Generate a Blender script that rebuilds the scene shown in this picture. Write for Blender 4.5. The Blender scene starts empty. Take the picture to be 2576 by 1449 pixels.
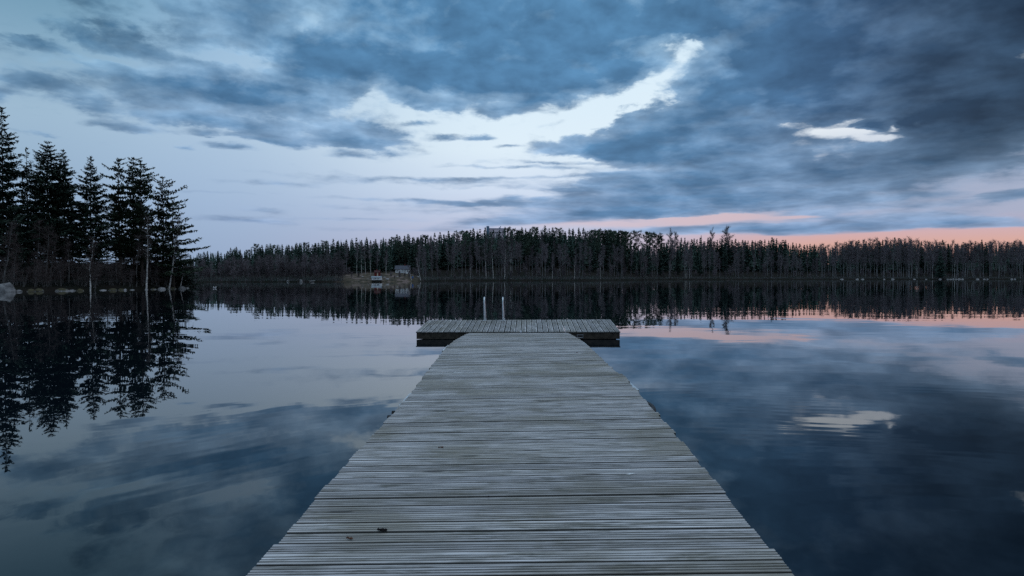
import bpy, math, random
from math import sin, cos, pi, radians, exp, sqrt, atan2, atan, tan, asin
from mathutils import Vector, Matrix, noise as mnoise

scene = bpy.context.scene
COL = scene.collection

# ---------------------------------------------------------------- camera
CAM_Z = 1.488
F = 1680.0                      # focal length in pixels of a 2576 px wide picture
PITCH = atan(27.5 / F)
cam_d = bpy.data.cameras.new('camera')
cam_d.sensor_width = 36.0
cam_d.lens = F / 2576.0 * 36.0
cam_d.clip_start = 0.1
cam_d.clip_end = 8000.0
cam = bpy.data.objects.new('camera', cam_d)
COL.objects.link(cam)
cam.location = (0, 0, CAM_Z)
cam.rotation_euler = (pi / 2 - PITCH, 0, 0)
scene.camera = cam

scene.view_settings.view_transform = 'Standard'
scene.view_settings.look = 'None'
scene.view_settings.exposure = 0.0
scene.view_settings.gamma = 1.0
scene.cycles.use_denoising = False
scene.cycles.max_bounces = 5
scene.cycles.diffuse_bounces = 2
scene.cycles.glossy_bounces = 3
scene.cycles.transparent_max_bounces = 4
scene.cycles.caustics_reflective = False
scene.cycles.caustics_refractive = False


def ray(px, py):
    """slopes (X per metre of Y, Z per metre of Y) of the line of sight"""
    a = (px - 1288.0) / F
    b = -(py - 724.5) / F
    # camera space: right a, up b, forward 1 ; pitched down
    y = cos(PITCH) + b * sin(PITCH)
    z = -sin(PITCH) + b * cos(PITCH)
    return a / y, z / y


def at(px, py, Y):
    s, t = ray(px, py)
    return Vector((s * Y, Y, CAM_Z + t * Y))


def azel(px, py):
    s, t = ray(px, py)
    return atan2(s, 1.0), atan(t / sqrt(1 + s * s))


def lin(r, g, b):
    def f(c):
        c /= 255.0
        return c / 12.92 if c <= 0.04045 else ((c + 0.055) / 1.055) ** 2.4
    return (f(r), f(g), f(b), 1.0)


# ---------------------------------------------------------------- world: dusk sky with layered clouds
class NT:
    def __init__(s, tree):
        s.t = tree
        tree.nodes.clear()

    def n(s, kind, **kw):
        nd = s.t.nodes.new(kind)
        for k, v in kw.items():
            setattr(nd, k, v)
        return nd

    def put(s, inp, v):
        if isinstance(v, bpy.types.NodeSocket):
            s.t.links.new(v, inp)
        else:
            inp.default_value = v

    def m(s, op, a, b=0.0, c=None, clamp=False):
        nd = s.n('ShaderNodeMath', operation=op, use_clamp=clamp)
        s.put(nd.inputs[0], a)
        s.put(nd.inputs[1], b)
        if c is not None:
            s.put(nd.inputs[2], c)
        return nd.outputs[0]

    def vm(s, op, a, b):
        nd = s.n('ShaderNodeVectorMath', operation=op)
        s.put(nd.inputs[0], a)
        s.put(nd.inputs[1], b)
        return nd.outputs[0]

    def xyz(s, x, y, z=0.0):
        nd = s.n('ShaderNodeCombineXYZ')
        s.put(nd.inputs[0], x)
        s.put(nd.inputs[1], y)
        s.put(nd.inputs[2], z)
        return nd.outputs[0]

    def step(s, v, lo, hi, to0=0.0, to1=1.0, kind='SMOOTHSTEP'):
        nd = s.n('ShaderNodeMapRange', interpolation_type=kind)
        s.put(nd.inputs[0], v)
        s.put(nd.inputs[1], lo)
        s.put(nd.inputs[2], hi)
        s.put(nd.inputs[3], to0)
        s.put(nd.inputs[4], to1)
        return nd.outputs[0]

    def mix(s, f, a, b, kind='MIX'):
        nd = s.n('ShaderNodeMix', data_type='RGBA', blend_type=kind)
        s.put(nd.inputs[0], f)
        s.put(nd.inputs[6], a)
        s.put(nd.inputs[7], b)
        return nd.outputs[2]

    def noise(s, vec, scale, detail=3.0, rough=0.5, dist=0.0, color=False, dims='3D'):
        nd = s.n('ShaderNodeTexNoise', noise_dimensions=dims)
        s.put(nd.inputs['Vector'], vec)
        nd.inputs['Scale'].default_value = scale
        nd.inputs['Detail'].default_value = detail
        nd.inputs['Roughness'].default_value = rough
        nd.inputs['Distortion'].default_value = dist
        return nd.outputs['Color' if color else 'Fac']

    def ramp(s, f, stops, kind='LINEAR'):
        nd = s.n('ShaderNodeValToRGB')
        nd.color_ramp.interpolation = kind
        e = nd.color_ramp.elements
        while len(e) < len(stops):
            e.new(0.5)
        for i, (p, c) in enumerate(stops):
            e[i].position = p
            e[i].color = c
        s.put(nd.inputs[0], f)
        return nd.outputs[0]


# cloud banks: (x, y, half width, half height, tilt, weight), placed by the direction they stand in
BANKS = [
    # upper left
    (100, 112, 85, 13, 8, 1.3), (205, 95, 80, 26, 6, 1.1), (330, 100, 180, 36, 12, .75), (240, 12, 90, 24, 0, .6), (120, 35, 70, 20, 0, .35),
    (590, 60, 190, 78, 5, .75), (610, 105, 130, 36, 5, .5), (440, 150, 110, 26, 10, .6),
    # long bank on the left
    (430, 210, 310, 46, 5, .85), (540, 228, 220, 24, 4, .8), (80, 203, 110, 16, 3, .9), (10, 232, 50, 18, -10, 1.0), (700, 200, 130, 40, 0, .45),
    (480, 285, 215, 38, 3, .85), (500, 305, 150, 14, 4, .6), (185, 262, 80, 24, 14, .65), (335, 320, 75, 9, 5, .7), (840, 235, 130, 60, 0, .6), (700, 265, 130, 34, 0, .55),
    (740, 345, 170, 20, 4, .8), (850, 330, 110, 34, 10, .6), (935, 345, 110, 38, 6, .75), (880, 392, 48, 9, 0, .7), (1000, 352, 50, 12, 0, .5),
    (580, 369, 62, 9, 0, .9), (473, 380, 28, 8, -5, .9), (115, 332, 36, 6, 0, .6), (515, 338, 60, 6, 0, .5), (665, 352, 80, 6, 0, .6), (60, 330, 60, 5, 0, .3),
    # big middle mass
    (820, 150, 110, 75, 10, .8), (985, 100, 250, 95, 4, .85), (960, 170, 210, 40, 5, .9), (1230, 130, 340, 120, 3, .75), (1290, 175, 210, 40, 0, .6), (1180, 40, 90, 40, 0, .6),
    (1400, 80, 230, 120, 0, .6), (1450, 90, 130, 40, -8, .7), (1490, 205, 175, 50, -10, .9), (1160, 225, 130, 34, 6, .7), (1340, 225, 150, 30, 0, .6), (1500, 150, 120, 40, 0, .5),
    (1300, 30, 380, 60, 0, .7), (1000, 30, 140, 50, 0, .5),  (1380, 140, 260, 60, 0, .3),
    (1025, 250, 52, 16, 6, .95), (1105, 263, 62, 13, 4, .9), (1255, 282, 66, 14, -4, .95), (1340, 255, 60, 12, -6, .5),
    (1065, 312, 44, 8, -8, .75), (1125, 345, 44, 8, -6, .7), (1208, 348, 32, 9, -6, .95), (1280, 372, 30, 4, -5, .5),
    (1620, 40, 170, 52, 8, .9), (1740, 40, 110, 34, 0, .9), (1570, 120, 70, 50, 20, .5),
    # dark mass on the right
    (2050, 110, 330, 140, 14, .8), (1880, 180, 200, 90, -8, .8), (1790, 235, 130, 62, -24, .7), (2350, 120, 430, 180, 0, .6), (2150, 215, 480, 80, 3, .5), (2130, 100, 200, 30, 4, .35), (2000, 230, 260, 40, 2, .5),
    (1680, 355, 270, 52, -4, .95), (1485, 318, 80, 16, -24, -.9), (1480, 375, 110, 18, 4, .7), (2570, 20, 120, 70, 0, 1.0), (760, 60, 60, 50, 10, -.3), (1600, 375, 200, 30, 2, .5), (1630, 295, 85, 34, -20, .7), (1820, 330, 260, 50, -4, .6), (1560, 398, 110, 18, 10, .6), (1960, 400, 240, 50, 0, .7),
    (2430, 300, 190, 66, -8, 1.1), (2460, 340, 220, 50, 0, .7), (2370, 270, 90, 22, -20, .6),
    (1640, 485, 210, 26, 3, 1.0), (1850, 455, 340, 66, 2, .75), (1900, 503, 270, 20, -2, 1.0), (1740, 430, 170, 30, 0, .5), (1600, 455, 90, 20, -5, .5),
    (2330, 405, 280, 26, 3, .8), (2240, 450, 290, 30, 0, .5), (2560, 490, 70, 12, 0, .9), (2440, 500, 200, 22, 0, .3), (2290, 492, 110, 7, 0, .5), (2470, 430, 200, 30, 0, .4),
    (2150, 563, 340, 18, 0, .75), (2290, 545, 140, 14, 0, .6), (2420, 558, 130, 9, 0, .8), (2000, 577, 200, 11, 0, .9), (1720, 578, 200, 10, 0, .9), (2550, 566, 120, 7, 0, .6), (2060, 540, 80, 12, 0, .5), (2180, 520, 300, 14, 0, .4),
    # low streaks
    (1470, 540, 220, 17, -4, 1.1), (1620, 535, 170, 14, 0, .9), (1230, 563, 130, 9, -5, .9), (1288, 499, 28, 8, 0, .8), (1360, 501, 26, 5, 0, .7),
    (1300, 513, 280, 13, -2, .6), (1067, 507, 270, 6, 3, .7), (1060, 455, 310, 9, 1, .75), (700, 460, 130, 7, -4, .65), (1500, 512, 150, 10, -3, .5),
    (1280, 420, 180, 5, 2, .65), (1360, 409, 120, 4, 2, .5), (1390, 445, 190, 5, -3, .6), (620, 554, 130, 8, 0, .9), (655, 530, 70, 6, 5, .6), (530, 484, 90, 5, 0, .5), (1250, 470, 160, 4, 0, .4),
    (900, 550, 220, 5, 0, .5), (1400, 475, 130, 4, 0, .45), (1000, 577, 280, 6, 0, .4), (880, 525, 170, 5, 2, .35), (1130, 535, 170, 6, -2, .45),
    # out of the picture above
    (2150, -70, 600, 110, 0, 1.3), (450, -70, 460, 80, 0, .8), (1250, -70, 420, 80, 0, .9),
    # breaks in the cloud
    (290, 140, 140, 13, 2, -.8), (590, 148, 130, 13, 2, -.65), (780, 60, 60, 44, 20, -.5), (880, 270, 60, 14, -20, -.45), (230, 178, 90, 9, -4, -.4), (1480, 405, 90, 8, 8, -.7),
    (1125, 14, 34, 16, -30, -.7), (895, 60, 34, 16, -50, -.35), (1060, 30, 30, 12, -40, -.3),
    (1985, 314, 60, 8, 3, -.6), (2112, 331, 84, 17, 5, -.82), (2215, 347, 50, 8, 3, -.9), (2252, 312, 18, 12, 0, -.9), (2125, 303, 34, 8, -8, -.5), (2196, 310, 38, 13, 4, 1.5),
    (2067, 385, 26, 6, 0, -.35), (2117, 417, 44, 6, 0, -.5), (1800, 312, 130, 6, 2, -.3), (1780, 549, 95, 8, 0, -.9), (1640, 549, 110, 4, 0, -.5), (1990, 547, 60, 4, -5, -.7), (2320, 305, 10, 5, -20, -.5),
    (1660, 178, 46, 95, 38, -.9), (1735, 92, 17, 60, 42, -.55), (1560, 270, 130, 24, -20, -.5), (1500, 420, 60, 6, 10, -.4), (1660, 425, 90, 5, 3, -.4), (1590, 462, 50, 6, 0, -.4),
]

world = bpy.data.worlds.new('World')
scene.world = world
world.use_nodes = True
W = NT(world.node_tree)
tc = W.n('ShaderNodeTexCoord')
sep = W.n('ShaderNodeSeparateXYZ')
W.put(sep.inputs[0], tc.outputs['Generated'])
dx, dy, dz = sep.outputs
az = W.m('ARCTAN2', dx, dy)
el = W.m('ARCSINE', dz)
elp = W.m('MAXIMUM', el, 0.0)
lg = W.m('MULTIPLY', W.m('LOGARITHM', W.m('ADD', elp, 0.06), math.e), 5.0)
ncoord = W.xyz(W.m('MULTIPLY', az, 7.0), lg, 0.0)
n1 = W.noise(ncoord, 1.5, 9.0, 0.60, 0.2, True)
s1 = W.n('ShaderNodeSeparateColor')
W.put(s1.inputs[0], n1)
ux = W.m('SUBTRACT', s1.outputs[0], 0.5)
uy = W.m('SUBTRACT', s1.outputs[1], 0.5)
ky = W.m('MULTIPLY_ADD', elp, 0.34, 0.004)
q = W.xyz(W.m('MULTIPLY_ADD', ux, 0.17, az), W.m('MULTIPLY_ADD', uy, ky, el), 0.0)
kx2 = W.m('MULTIPLY_ADD', elp, 0.20, 0.03)
ky2 = W.m('MULTIPLY', ky, 0.50)
q2 = W.xyz(W.m('MULTIPLY_ADD', ux, kx2, az), W.m('MULTIPLY_ADD', uy, ky2, el), 0.0)
acc = None
for (bx, by, rx, ry, rot, wgt) in BANKS:
    if by > 400 and ry <= 9 and bx < 1500 and wgt > 0:
        wgt *= 0.72
    a0, e0 = azel(bx, by)
    ra = abs(azel(bx + rx, by)[0] - azel(bx - rx, by)[0]) / 2 / 0.62
    re = abs(azel(bx, by + ry)[1] - azel(bx, by - ry)[1]) / 2 / 0.62
    mp = W.n('ShaderNodeMapping', vector_type='TEXTURE')
    W.put(mp.inputs[0], q2 if (ry < 20 or wgt < 0) else q)
    mp.inputs[1].default_value = (a0, e0, 0)
    mp.inputs[2].default_value = (0, 0, -radians(rot) * (0.6 if rx > 4 * ry else 1.0))
    mp.inputs[3].default_value = (ra, re, 1)
    g = W.n('ShaderNodeTexGradient', gradient_type='SPHERICAL')
    W.put(g.inputs[0], mp.outputs[0])
    acc = W.m('MULTIPLY_ADD', g.outputs['Fac'], wgt, 0.0 if acc is None else acc)
n2 = W.noise(ncoord, 3.6, 7.0, 0.55, 0.15, False)
n3 = W.noise(ncoord, 1.3, 3.0, 0.5, 0.4, False)
n4 = W.noise(W.vm('ADD', ncoord, (5.0, 2.0, 0.0)), 2.2, 6.0, 0.52, 0.2, False)
high = W.m('MULTIPLY', W.step(el, 0.40, 0.50), W.m('MULTIPLY', n3, 1.1))
back = W.m('MULTIPLY', W.step(W.m('ABSOLUTE', az), 0.72, 1.0), W.m('MULTIPLY', n3, 0.8))
dens = W.m('ADD', acc, W.m('MAXIMUM', high, back))
tex = W.m('MULTIPLY', W.m('SUBTRACT', n2, 0.5), W.m('MULTIPLY_ADD', elp, 2.9, 0.26))
dens = W.m('ADD', dens, tex)
cover = W.step(dens, 0.04, 0.66)
thick = W.step(W.m('MULTIPLY_ADD', W.m('SUBTRACT', n4, 0.5), 1.5, W.m('MULTIPLY_ADD', W.m('SUBTRACT', n3, 0.5), 1.2, dens)), 0.15, 1.60, kind='LINEAR')
e01 = W.m('DIVIDE', elp, 0.45, clamp=True)
# clear sky, left / middle / right of the view
skyL = W.ramp(e01, [(0.0, lin(146, 166, 196)), (0.22, lin(158, 182, 212)), (0.45, lin(170, 196, 220)), (0.8, lin(144, 184, 216)), (1.0, lin(112, 158, 194))])
skyC = W.ramp(e01, [(0.0, lin(190, 180, 202)), (0.12, lin(188, 188, 212)), (0.2, lin(192, 202, 226)), (0.28, lin(206, 220, 240)), (0.42, lin(222, 238, 249)), (0.7, lin(214, 236, 250)), (1.0, lin(166, 206, 234))])
skyR = W.ramp(e01, [(0.0, lin(204, 154, 144)), (0.10, lin(212, 168, 160)), (0.135, lin(204, 172, 180)), (0.175, lin(164, 172, 198)), (0.32, lin(160, 174, 200)), (0.44, lin(226, 234, 242)), (0.6, lin(228, 242, 250)), (1.0, lin(170, 206, 232))])
left = W.step(az, -0.46, 0.02)
right = W.step(az, 0.10, 0.46)
clear = W.mix(right, W.mix(left, skyL, skyC), skyR)
for (bx, by, rx, ry, k) in ((1640, 552, 330, 20, .55), (1790, 549, 120, 10, .4), (2060, 545, 90, 8, .5)):
    a0, e0 = azel(bx, by)
    mp = W.n('ShaderNodeMapping', vector_type='TEXTURE')
    W.put(mp.inputs[0], q2)
    mp.inputs[1].default_value = (a0, e0, 0)
    mp.inputs[3].default_value = (rx / F / 0.7, ry / F / 0.7, 1)
    g = W.n('ShaderNodeTexGradient', gradient_type='SPHERICAL')
    W.put(g.inputs[0], mp.outputs[0])
    clear = W.mix(W.m('MULTIPLY', W.step(g.outputs['Fac'], 0.0, 0.6), k), clear, lin(214, 186, 192))
# cloud colours
clA = W.ramp(e01, [(0.0, lin(142, 160, 192)), (0.16, lin(146, 168, 202)), (0.35, lin(144, 172, 204)), (0.7, lin(142, 178, 208)), (1.0, lin(138, 178, 208))])
clB = W.ramp(e01, [(0.0, lin(104, 136, 174)), (0.16, lin(92, 132, 174)), (0.35, lin(82, 124, 164)), (0.7, lin(80, 126, 166)), (1.0, lin(84, 132, 172))])
cloud = W.mix(thick, clA, clB)
dkr = W.m('MULTIPLY', W.step(az, 0.16, 0.52), W.step(elp, 0.06, 0.20))
cloud = W.mix(dkr, cloud, W.mix(thick, W.mix(W.step(az, 0.36, 0.66), lin(112, 144, 180), lin(50, 76, 104)), W.mix(W.step(az, 0.36, 0.66), lin(60, 94, 132), lin(26, 48, 72))))
billow = W.m('MULTIPLY', W.step(W.m('MULTIPLY_ADD', n2, 0.22, W.m('MULTIPLY', n4, 0.78)), 0.38, 0.62, 1.17, 0.86), W.step(n3, 0.35, 0.65, 1.08, 0.92))
n4u = W.noise(W.vm('ADD', ncoord, (5.0, 2.16, 0.0)), 2.2, 4.0, 0.52, 0.2, False)
billow = W.m('MULTIPLY', billow, W.m('MULTIPLY_ADD', W.m('SUBTRACT', n4, n4u), 1.3, 1.0))
cloud = W.mix(1.0, cloud, W.xyz(billow, W.m('POWER', billow, 0.95), W.m('POWER', billow, 0.88)), 'MULTIPLY')
allsky = W.mix(cover, clear, cloud)
edge = W.m('MULTIPLY', W.step(az, -0.64, -0.40, 0.84, 1.0), W.m('SUBTRACT', 1.0, W.m('MULTIPLY', W.step(az, -0.38, -0.62), W.step(el, 0.18, 0.40, 0.0, 0.42))))
allsky = W.mix(1.0, allsky, W.xyz(edge, W.m('POWER', edge, 0.7), W.m('POWER', edge, 0.7)), 'MULTIPLY')
# unseen sky overhead, made brighter and more neutral to light the dock
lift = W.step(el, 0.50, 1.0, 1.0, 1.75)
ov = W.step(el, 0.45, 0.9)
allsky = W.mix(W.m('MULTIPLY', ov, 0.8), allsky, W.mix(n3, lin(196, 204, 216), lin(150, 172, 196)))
below = W.step(el, -0.12, -0.02, 0.15, 1.0)
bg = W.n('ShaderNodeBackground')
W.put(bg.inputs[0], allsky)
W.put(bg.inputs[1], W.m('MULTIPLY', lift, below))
nish = W.n('ShaderNodeTexSky', sky_type='NISHITA')
nish.sun_disc = False
nish.sun_elevation = radians(-2.5)
nish.sun_rotation = radians(62)
bg2 = W.n('ShaderNodeBackground')
W.put(bg2.inputs[0], nish.outputs[0])
bg2.inputs[1].default_value = 0.05
ads = W.n('ShaderNodeAddShader')
W.put(ads.inputs[0], bg.outputs[0])
W.put(ads.inputs[1], bg2.outputs[0])
wo = W.n('ShaderNodeOutputWorld')
W.put(wo.inputs[0], ads.outputs[0])
world.cycles.sampling_method = 'MANUAL'
world.cycles.sample_map_resolution = 512

SKY_ONLY = False

# ---------------------------------------------------------------- helpers
def tag(o, label=None, cat=None, group=None, kind=None):
    if label: o['label'] = label
    if cat: o['category'] = cat
    if group: o['group'] = group
    if kind: o['kind'] = kind
    return o


def empty(name, loc, rz=0.0):
    o = bpy.data.objects.new(name, None)
    o.empty_display_size = 0.2
    o.location = loc
    o.rotation_euler = (0, 0, rz)
    COL.objects.link(o)
    return o


class MB:
    def __init__(s):
        s.v = []
        s.f = []
        s.mi = []

    def face(s, pts, mi=0):
        b = len(s.v)
        s.v.extend([tuple(p) for p in pts])
        s.f.append(tuple(range(b, b + len(pts))))
        s.mi.append(mi)

    def grid(s, rows, mi=0, closed=False):
        b = len(s.v)
        n = len(rows[0])
        for r in rows:
            s.v.extend([tuple(p) for p in r])
        for i in range(len(rows) - 1):
            for j in range(n if closed else n - 1):
                k = (j + 1) % n
                s.f.append((b + i * n + j, b + i * n + k, b + (i + 1) * n + k, b + (i + 1) * n + j))
                s.mi.append(mi)

    def tube(s, pts, rad, n=6, mi=0, caps=False):
        rows = []
        pts = [Vector(p) for p in pts]
        for i, p in enumerate(pts):
            d = (pts[min(i + 1, len(pts) - 1)] - pts[max(i - 1, 0)]).normalized()
            u = d.cross(Vector((0, 0, 1)))
            if u.length < 0.05:
                u = Vector((1, 0, 0)) - d * d.x
            u.normalize()
            w = d.cross(u)
            r = rad[i]
            rows.append([p + (u * cos(2 * pi * k / n) + w * sin(2 * pi * k / n)) * r for k in range(n)])
        s.grid(rows, mi, True)
        if caps:
            s.face(rows[0][::-1], mi)
            s.face(rows[-1], mi)

    def box(s, x0, x1, y0, y1, z0, z1, mi=0):
        P = [(x0, y0, z0), (x1, y0, z0), (x1, y1, z0), (x0, y1, z0), (x0, y0, z1), (x1, y0, z1), (x1, y1, z1), (x0, y1, z1)]
        b = len(s.v)
        s.v.extend(P)
        for f in ((0, 3, 2, 1), (4, 5, 6, 7), (0, 1, 5, 4), (1, 2, 6, 5), (2, 3, 7, 6), (3, 0, 4, 7)):
            s.f.append(tuple(b + i for i in f))
            s.mi.append(mi)

    def mesh(s, name, mats, smooth=False):
        me = bpy.data.meshes.new(name)
        me.from_pydata(s.v, [], s.f)
        for m in mats:
            me.materials.append(m)
        me.polygons.foreach_set('material_index', s.mi)
        if smooth:
            me.polygons.foreach_set('use_smooth', [True] * len(s.f))
        me.update()
        return me

    def build(s, name, mats, parent=None, smooth=False, bevel=0.0):
        if not isinstance(mats, (list, tuple)):
            mats = [mats]
        o = bpy.data.objects.new(name, s.mesh(name, mats, smooth))
        COL.objects.link(o)
        if parent:
            o.parent = parent
        if bevel:
            b = o.modifiers.new('bevel', 'BEVEL')
            b.width = bevel
            b.segments = 2
        return o


def linkobj(name, me, parent=None, loc=(0, 0, 0), rz=0.0, sc=(1, 1, 1), tilt=0.0):
    o = bpy.data.objects.new(name, me)
    o.location = loc
    o.rotation_euler = (tilt, 0, rz)
    o.scale = sc
    COL.objects.link(o)
    if parent:
        o.parent = parent
    return o


def material(name, fn):
    m = bpy.data.materials.new(name)
    m.use_nodes = True
    N = NT(m.node_tree)
    out = N.n('ShaderNodeOutputMaterial')
    p = N.n('ShaderNodeBsdfPrincipled')
    N.put(out.inputs[0], p.outputs[0])
    fn(N, p, out)
    return m


def simple(name, col, rough=0.8, var=0.25, scale=3.0, spec=0.3, metal=0.0, each=0.0):
    def fn(N, p, out):
        t = N.n('ShaderNodeTexCoord')
        nz = N.noise(t.outputs['Object'], scale, 4.0, 0.6)
        c0 = tuple(c * (1 - var) for c in col[:3]) + (1,)
        c1 = tuple(min(1, c * (1 + var)) for c in col[:3]) + (1,)
        cc = N.mix(N.step(nz, 0.3, 0.7), c0, c1)
        if each:
            oi = N.n('ShaderNodeObjectInfo')
            f = N.m('MULTIPLY_ADD', oi.outputs['Random'], 2 * each, 1 - each)
            cc = N.mix(1.0, cc, N.xyz(f, f, f), 'MULTIPLY')
        N.put(p.inputs['Base Color'], cc)
        p.inputs['Roughness'].default_value = rough
        p.inputs['Specular IOR Level'].default_value = spec
        p.inputs['Metallic'].default_value = metal
    return material(name, fn)


def sstep(a, b, x):
    t = max(0.0, min(1.0, (x - a) / (b - a)))
    return t * t * (3 - 2 * t)


def interp(x, tab):
    if x <= tab[0][0]: return tab[0][1]
    for (x0, y0), (x1, y1) in zip(tab, tab[1:]):
        if x <= x1:
            return y0 + (y1 - y0) * (x - x0) / (x1 - x0)
    return tab[-1][1]


# ---------------------------------------------------------------- water
def water_fn(N, p, out):
    p.inputs['Base Color'].default_value = (0.003, 0.007, 0.011, 1)
    p.inputs['Roughness'].default_value = 0.0
    p.inputs['IOR'].default_value = 1.333
    g = N.n('ShaderNodeNewGeometry')
    pos = g.outputs['Position']
    a = N.noise(N.vm('MULTIPLY', pos, (0.35, 1.0, 1.0)), 1.3, 3.0, 0.55, 0.4, True)
    b = N.noise(N.vm('MULTIPLY', pos, (0.10, 0.22, 1.0)), 0.8, 2.0, 0.5, 0.0, True)
    # faint ring ripples running away from the pier on its left
    d = N.n('ShaderNodeVectorMath', operation='DISTANCE')
    N.put(d.inputs[0], N.vm('ADD', pos, N.vm('SCALE', N.vm('SUBTRACT', b, (0.5, 0.5, 0.5)), (0, 0, 0))))
    d.inputs[1].default_value = (2.5, 0.8, 0)
    dist = N.m('MULTIPLY_ADD', N.noise(pos, 0.35, 2.0), 1.2, d.outputs['Value'])
    wv = N.m('SINE', N.m('MULTIPLY', dist, 26.0))
    patch = N.m('MULTIPLY', N.step(N.noise(pos, 0.5, 2.0), 0.42, 0.62), N.step(d.outputs['Value'], 11.0, 5.0))
    wv = N.m('MULTIPLY', N.m('MULTIPLY', wv, patch), 0.0028)
    dirv = N.vm('NORMALIZE', N.vm('SUBTRACT', pos, (2.5, 0.8, 0)), (0, 0, 0))
    sc = N.n('ShaderNodeVectorMath', operation='SCALE')
    N.put(sc.inputs[0], dirv)
    N.put(sc.inputs['Scale'], wv)
    v = N.vm('MULTIPLY', N.vm('SUBTRACT', a, (0.5, 0.5, 0.5)), (0.0045, 0.011, 0.0))
    v2 = N.vm('MULTIPLY', N.vm('SUBTRACT', b, (0.5, 0.5, 0.5)), (0.002, 0.005, 0.0))
    tot = N.vm('ADD', N.vm('ADD', v, v2), sc.outputs[0])
    tot = N.vm('MULTIPLY', tot, (1, 1, 0))
    N.put(p.inputs['Normal'], N.vm('NORMALIZE', N.vm('ADD', tot, (0, 0, 1)), (0, 0, 0)))


M = {}
M['water'] = material('lake water', water_fn)
wb = MB()
S = 4500.0
wb.face([(-S, -S, 0), (S, -S, 0), (S, S, 0), (-S, S, 0)])
tag(wb.build('water', M['water']), kind='structure')

# ---------------------------------------------------------------- ground: lake bed, headland, far shore in one sheet
RTAB = [(-180, 7), (-120, 14), (-90, 24), (-60, 45), (-45, 58)]
PXR = [(-100, 66.5), (0, 66.0), (160, 71.5), (315, 76), (400, 81), (462, 85), (474, 90), (484, 112), (492, 190), (520, 201), (600, 203), (700, 204), (850, 208),
       (900, 209), (935, 212), (1000, 214), (1060, 228), (1120, 262), (1200, 276), (1288, 282), (1500, 284), (1600, 330), (1700, 390), (1850, 412), (2200, 420), (2576, 430), (2700, 430)]
HILL = [(-400, 5.0), (300, 5.0), (473, 3.5), (500, 2.0), (600, 3.5), (850, 4.6), (960, 5.4), (1040, 5.4), (1120, 8), (1288, 10.5), (1450, 9.5), (1600, 7), (1800, 8), (2100, 7), (2576, 8)]


def shore_r(px):
    """distance in front (Y) of the waterline seen in column px"""
    return interp(px, PXR)


def terrain(x, y):
    azd = math.degrees(atan2(x, y))
    if y > 1.0 and -110 <= 1288 + F * x / y <= 2690:
        px = 1288 + F * x / y
        s = y - interp(px, PXR)
        hill = interp(px, HILL)
    else:
        r = sqrt(x * x + y * y)
        a = azd
        if a < 0:
            R = interp(a, [(-180, 8), (-120, 16), (-90, 26), (-60, 46), (-40, 82)])
        else:
            R = interp(a, [(40, 560), (60, 320), (90, 120), (120, 40), (180, 8)])
        s = r - R
        hill = 2.0
    s += 0.9 * mnoise.noise(Vector((x * 0.15, y * 0.15, 3.1))) + 0.35 * mnoise.noise(Vector((x * 0.7, y * 0.7, 1.0)))
    if s < 0:
        return max(-2.5, s * 0.35)
    h = 0.30 * min(s, 1.0) + hill * (1 - exp(-s / 42.0)) + 0.05 * mnoise.noise(Vector((x * 0.4, y * 0.4, 0)))
    if s > 25:
        h += 1.2 * mnoise.noise(Vector((x * 0.02, y * 0.02, 7))) * min(1, (s - 25) / 40)
    return h


azs = [-180 + 3 * i for i in range(46)] + [-42 + 0.22 * i for i in range(382)] + [42.2 + 3 * i for i in range(46)]
azs.append(180)
rs = [0.5, 4, 6, 8, 11, 15, 20, 26, 33, 40, 48, 56] + [60 + 0.8 * i for i in range(66)] + [113 + 6 * i for i in range(12)] + \
     [186 + 1.7 * i for i in range(165)] + [470 + 12 * i for i in range(14)] + [650, 720, 820, 1000, 1300, 1800, 2600, 3600, 4400]
gb = MB()
rows = []
for a in azs:
    ca, sa = cos(radians(a)), sin(radians(a))
    k = 1 / max(ca, 0.74) if abs(a) < 43 else 1 / 0.74
    rows.append([(r * k * sa, r * k * ca, terrain(r * k * sa, r * k * ca)) for r in rs])
gb.grid(rows)


def ground_fn(N, p, out):
    t = N.n('ShaderNodeTexCoord')
    o = t.outputs['Object']
    n = N.noise(o, 0.25, 5.0, 0.6)
    n2 = N.noise(o, 2.5, 4.0, 0.6)
    c = N.mix(N.step(n, 0.35, 0.65), (0.016, 0.013, 0.011, 1), (0.010, 0.012, 0.008, 1))
    # dry grass of the open slope below the villa
    d = N.n('ShaderNodeVectorMath', operation='DISTANCE')
    N.put(d.inputs[0], N.vm('MULTIPLY', o, (1.0, 0.55, 0.0)))
    d.inputs[1].default_value = (-45.0, 226 * 0.55, 0)
    n5 = N.noise(o, 0.6, 5.0, 0.7)
    n6 = N.noise(N.vm('MULTIPLY', o, (0.5, 0.25, 1.0)), 0.9, 4.0, 0.6)
    g = N.mix(N.step(n5, 0.38, 0.62), (0.040, 0.036, 0.026, 1), (0.100, 0.082, 0.056, 1))
    g = N.mix(N.step(n6, 0.5, 0.62), g, (0.17, 0.13, 0.115, 1))
    g = N.mix(N.step(n6, 0.42, 0.34), g, (0.035, 0.035, 0.028, 1))
    c = N.mix(N.step(d.outputs['Value'], 15.0, 11.0), c, g)
    N.put(p.inputs['Base Color'], c)
    p.inputs['Roughness'].default_value = 0.95
    p.inputs['Specular IOR Level'].default_value = 0.1


M['ground'] = material('shore ground', ground_fn)
tag(gb.build('ground', M['ground'], smooth=True), kind='structure')

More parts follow.
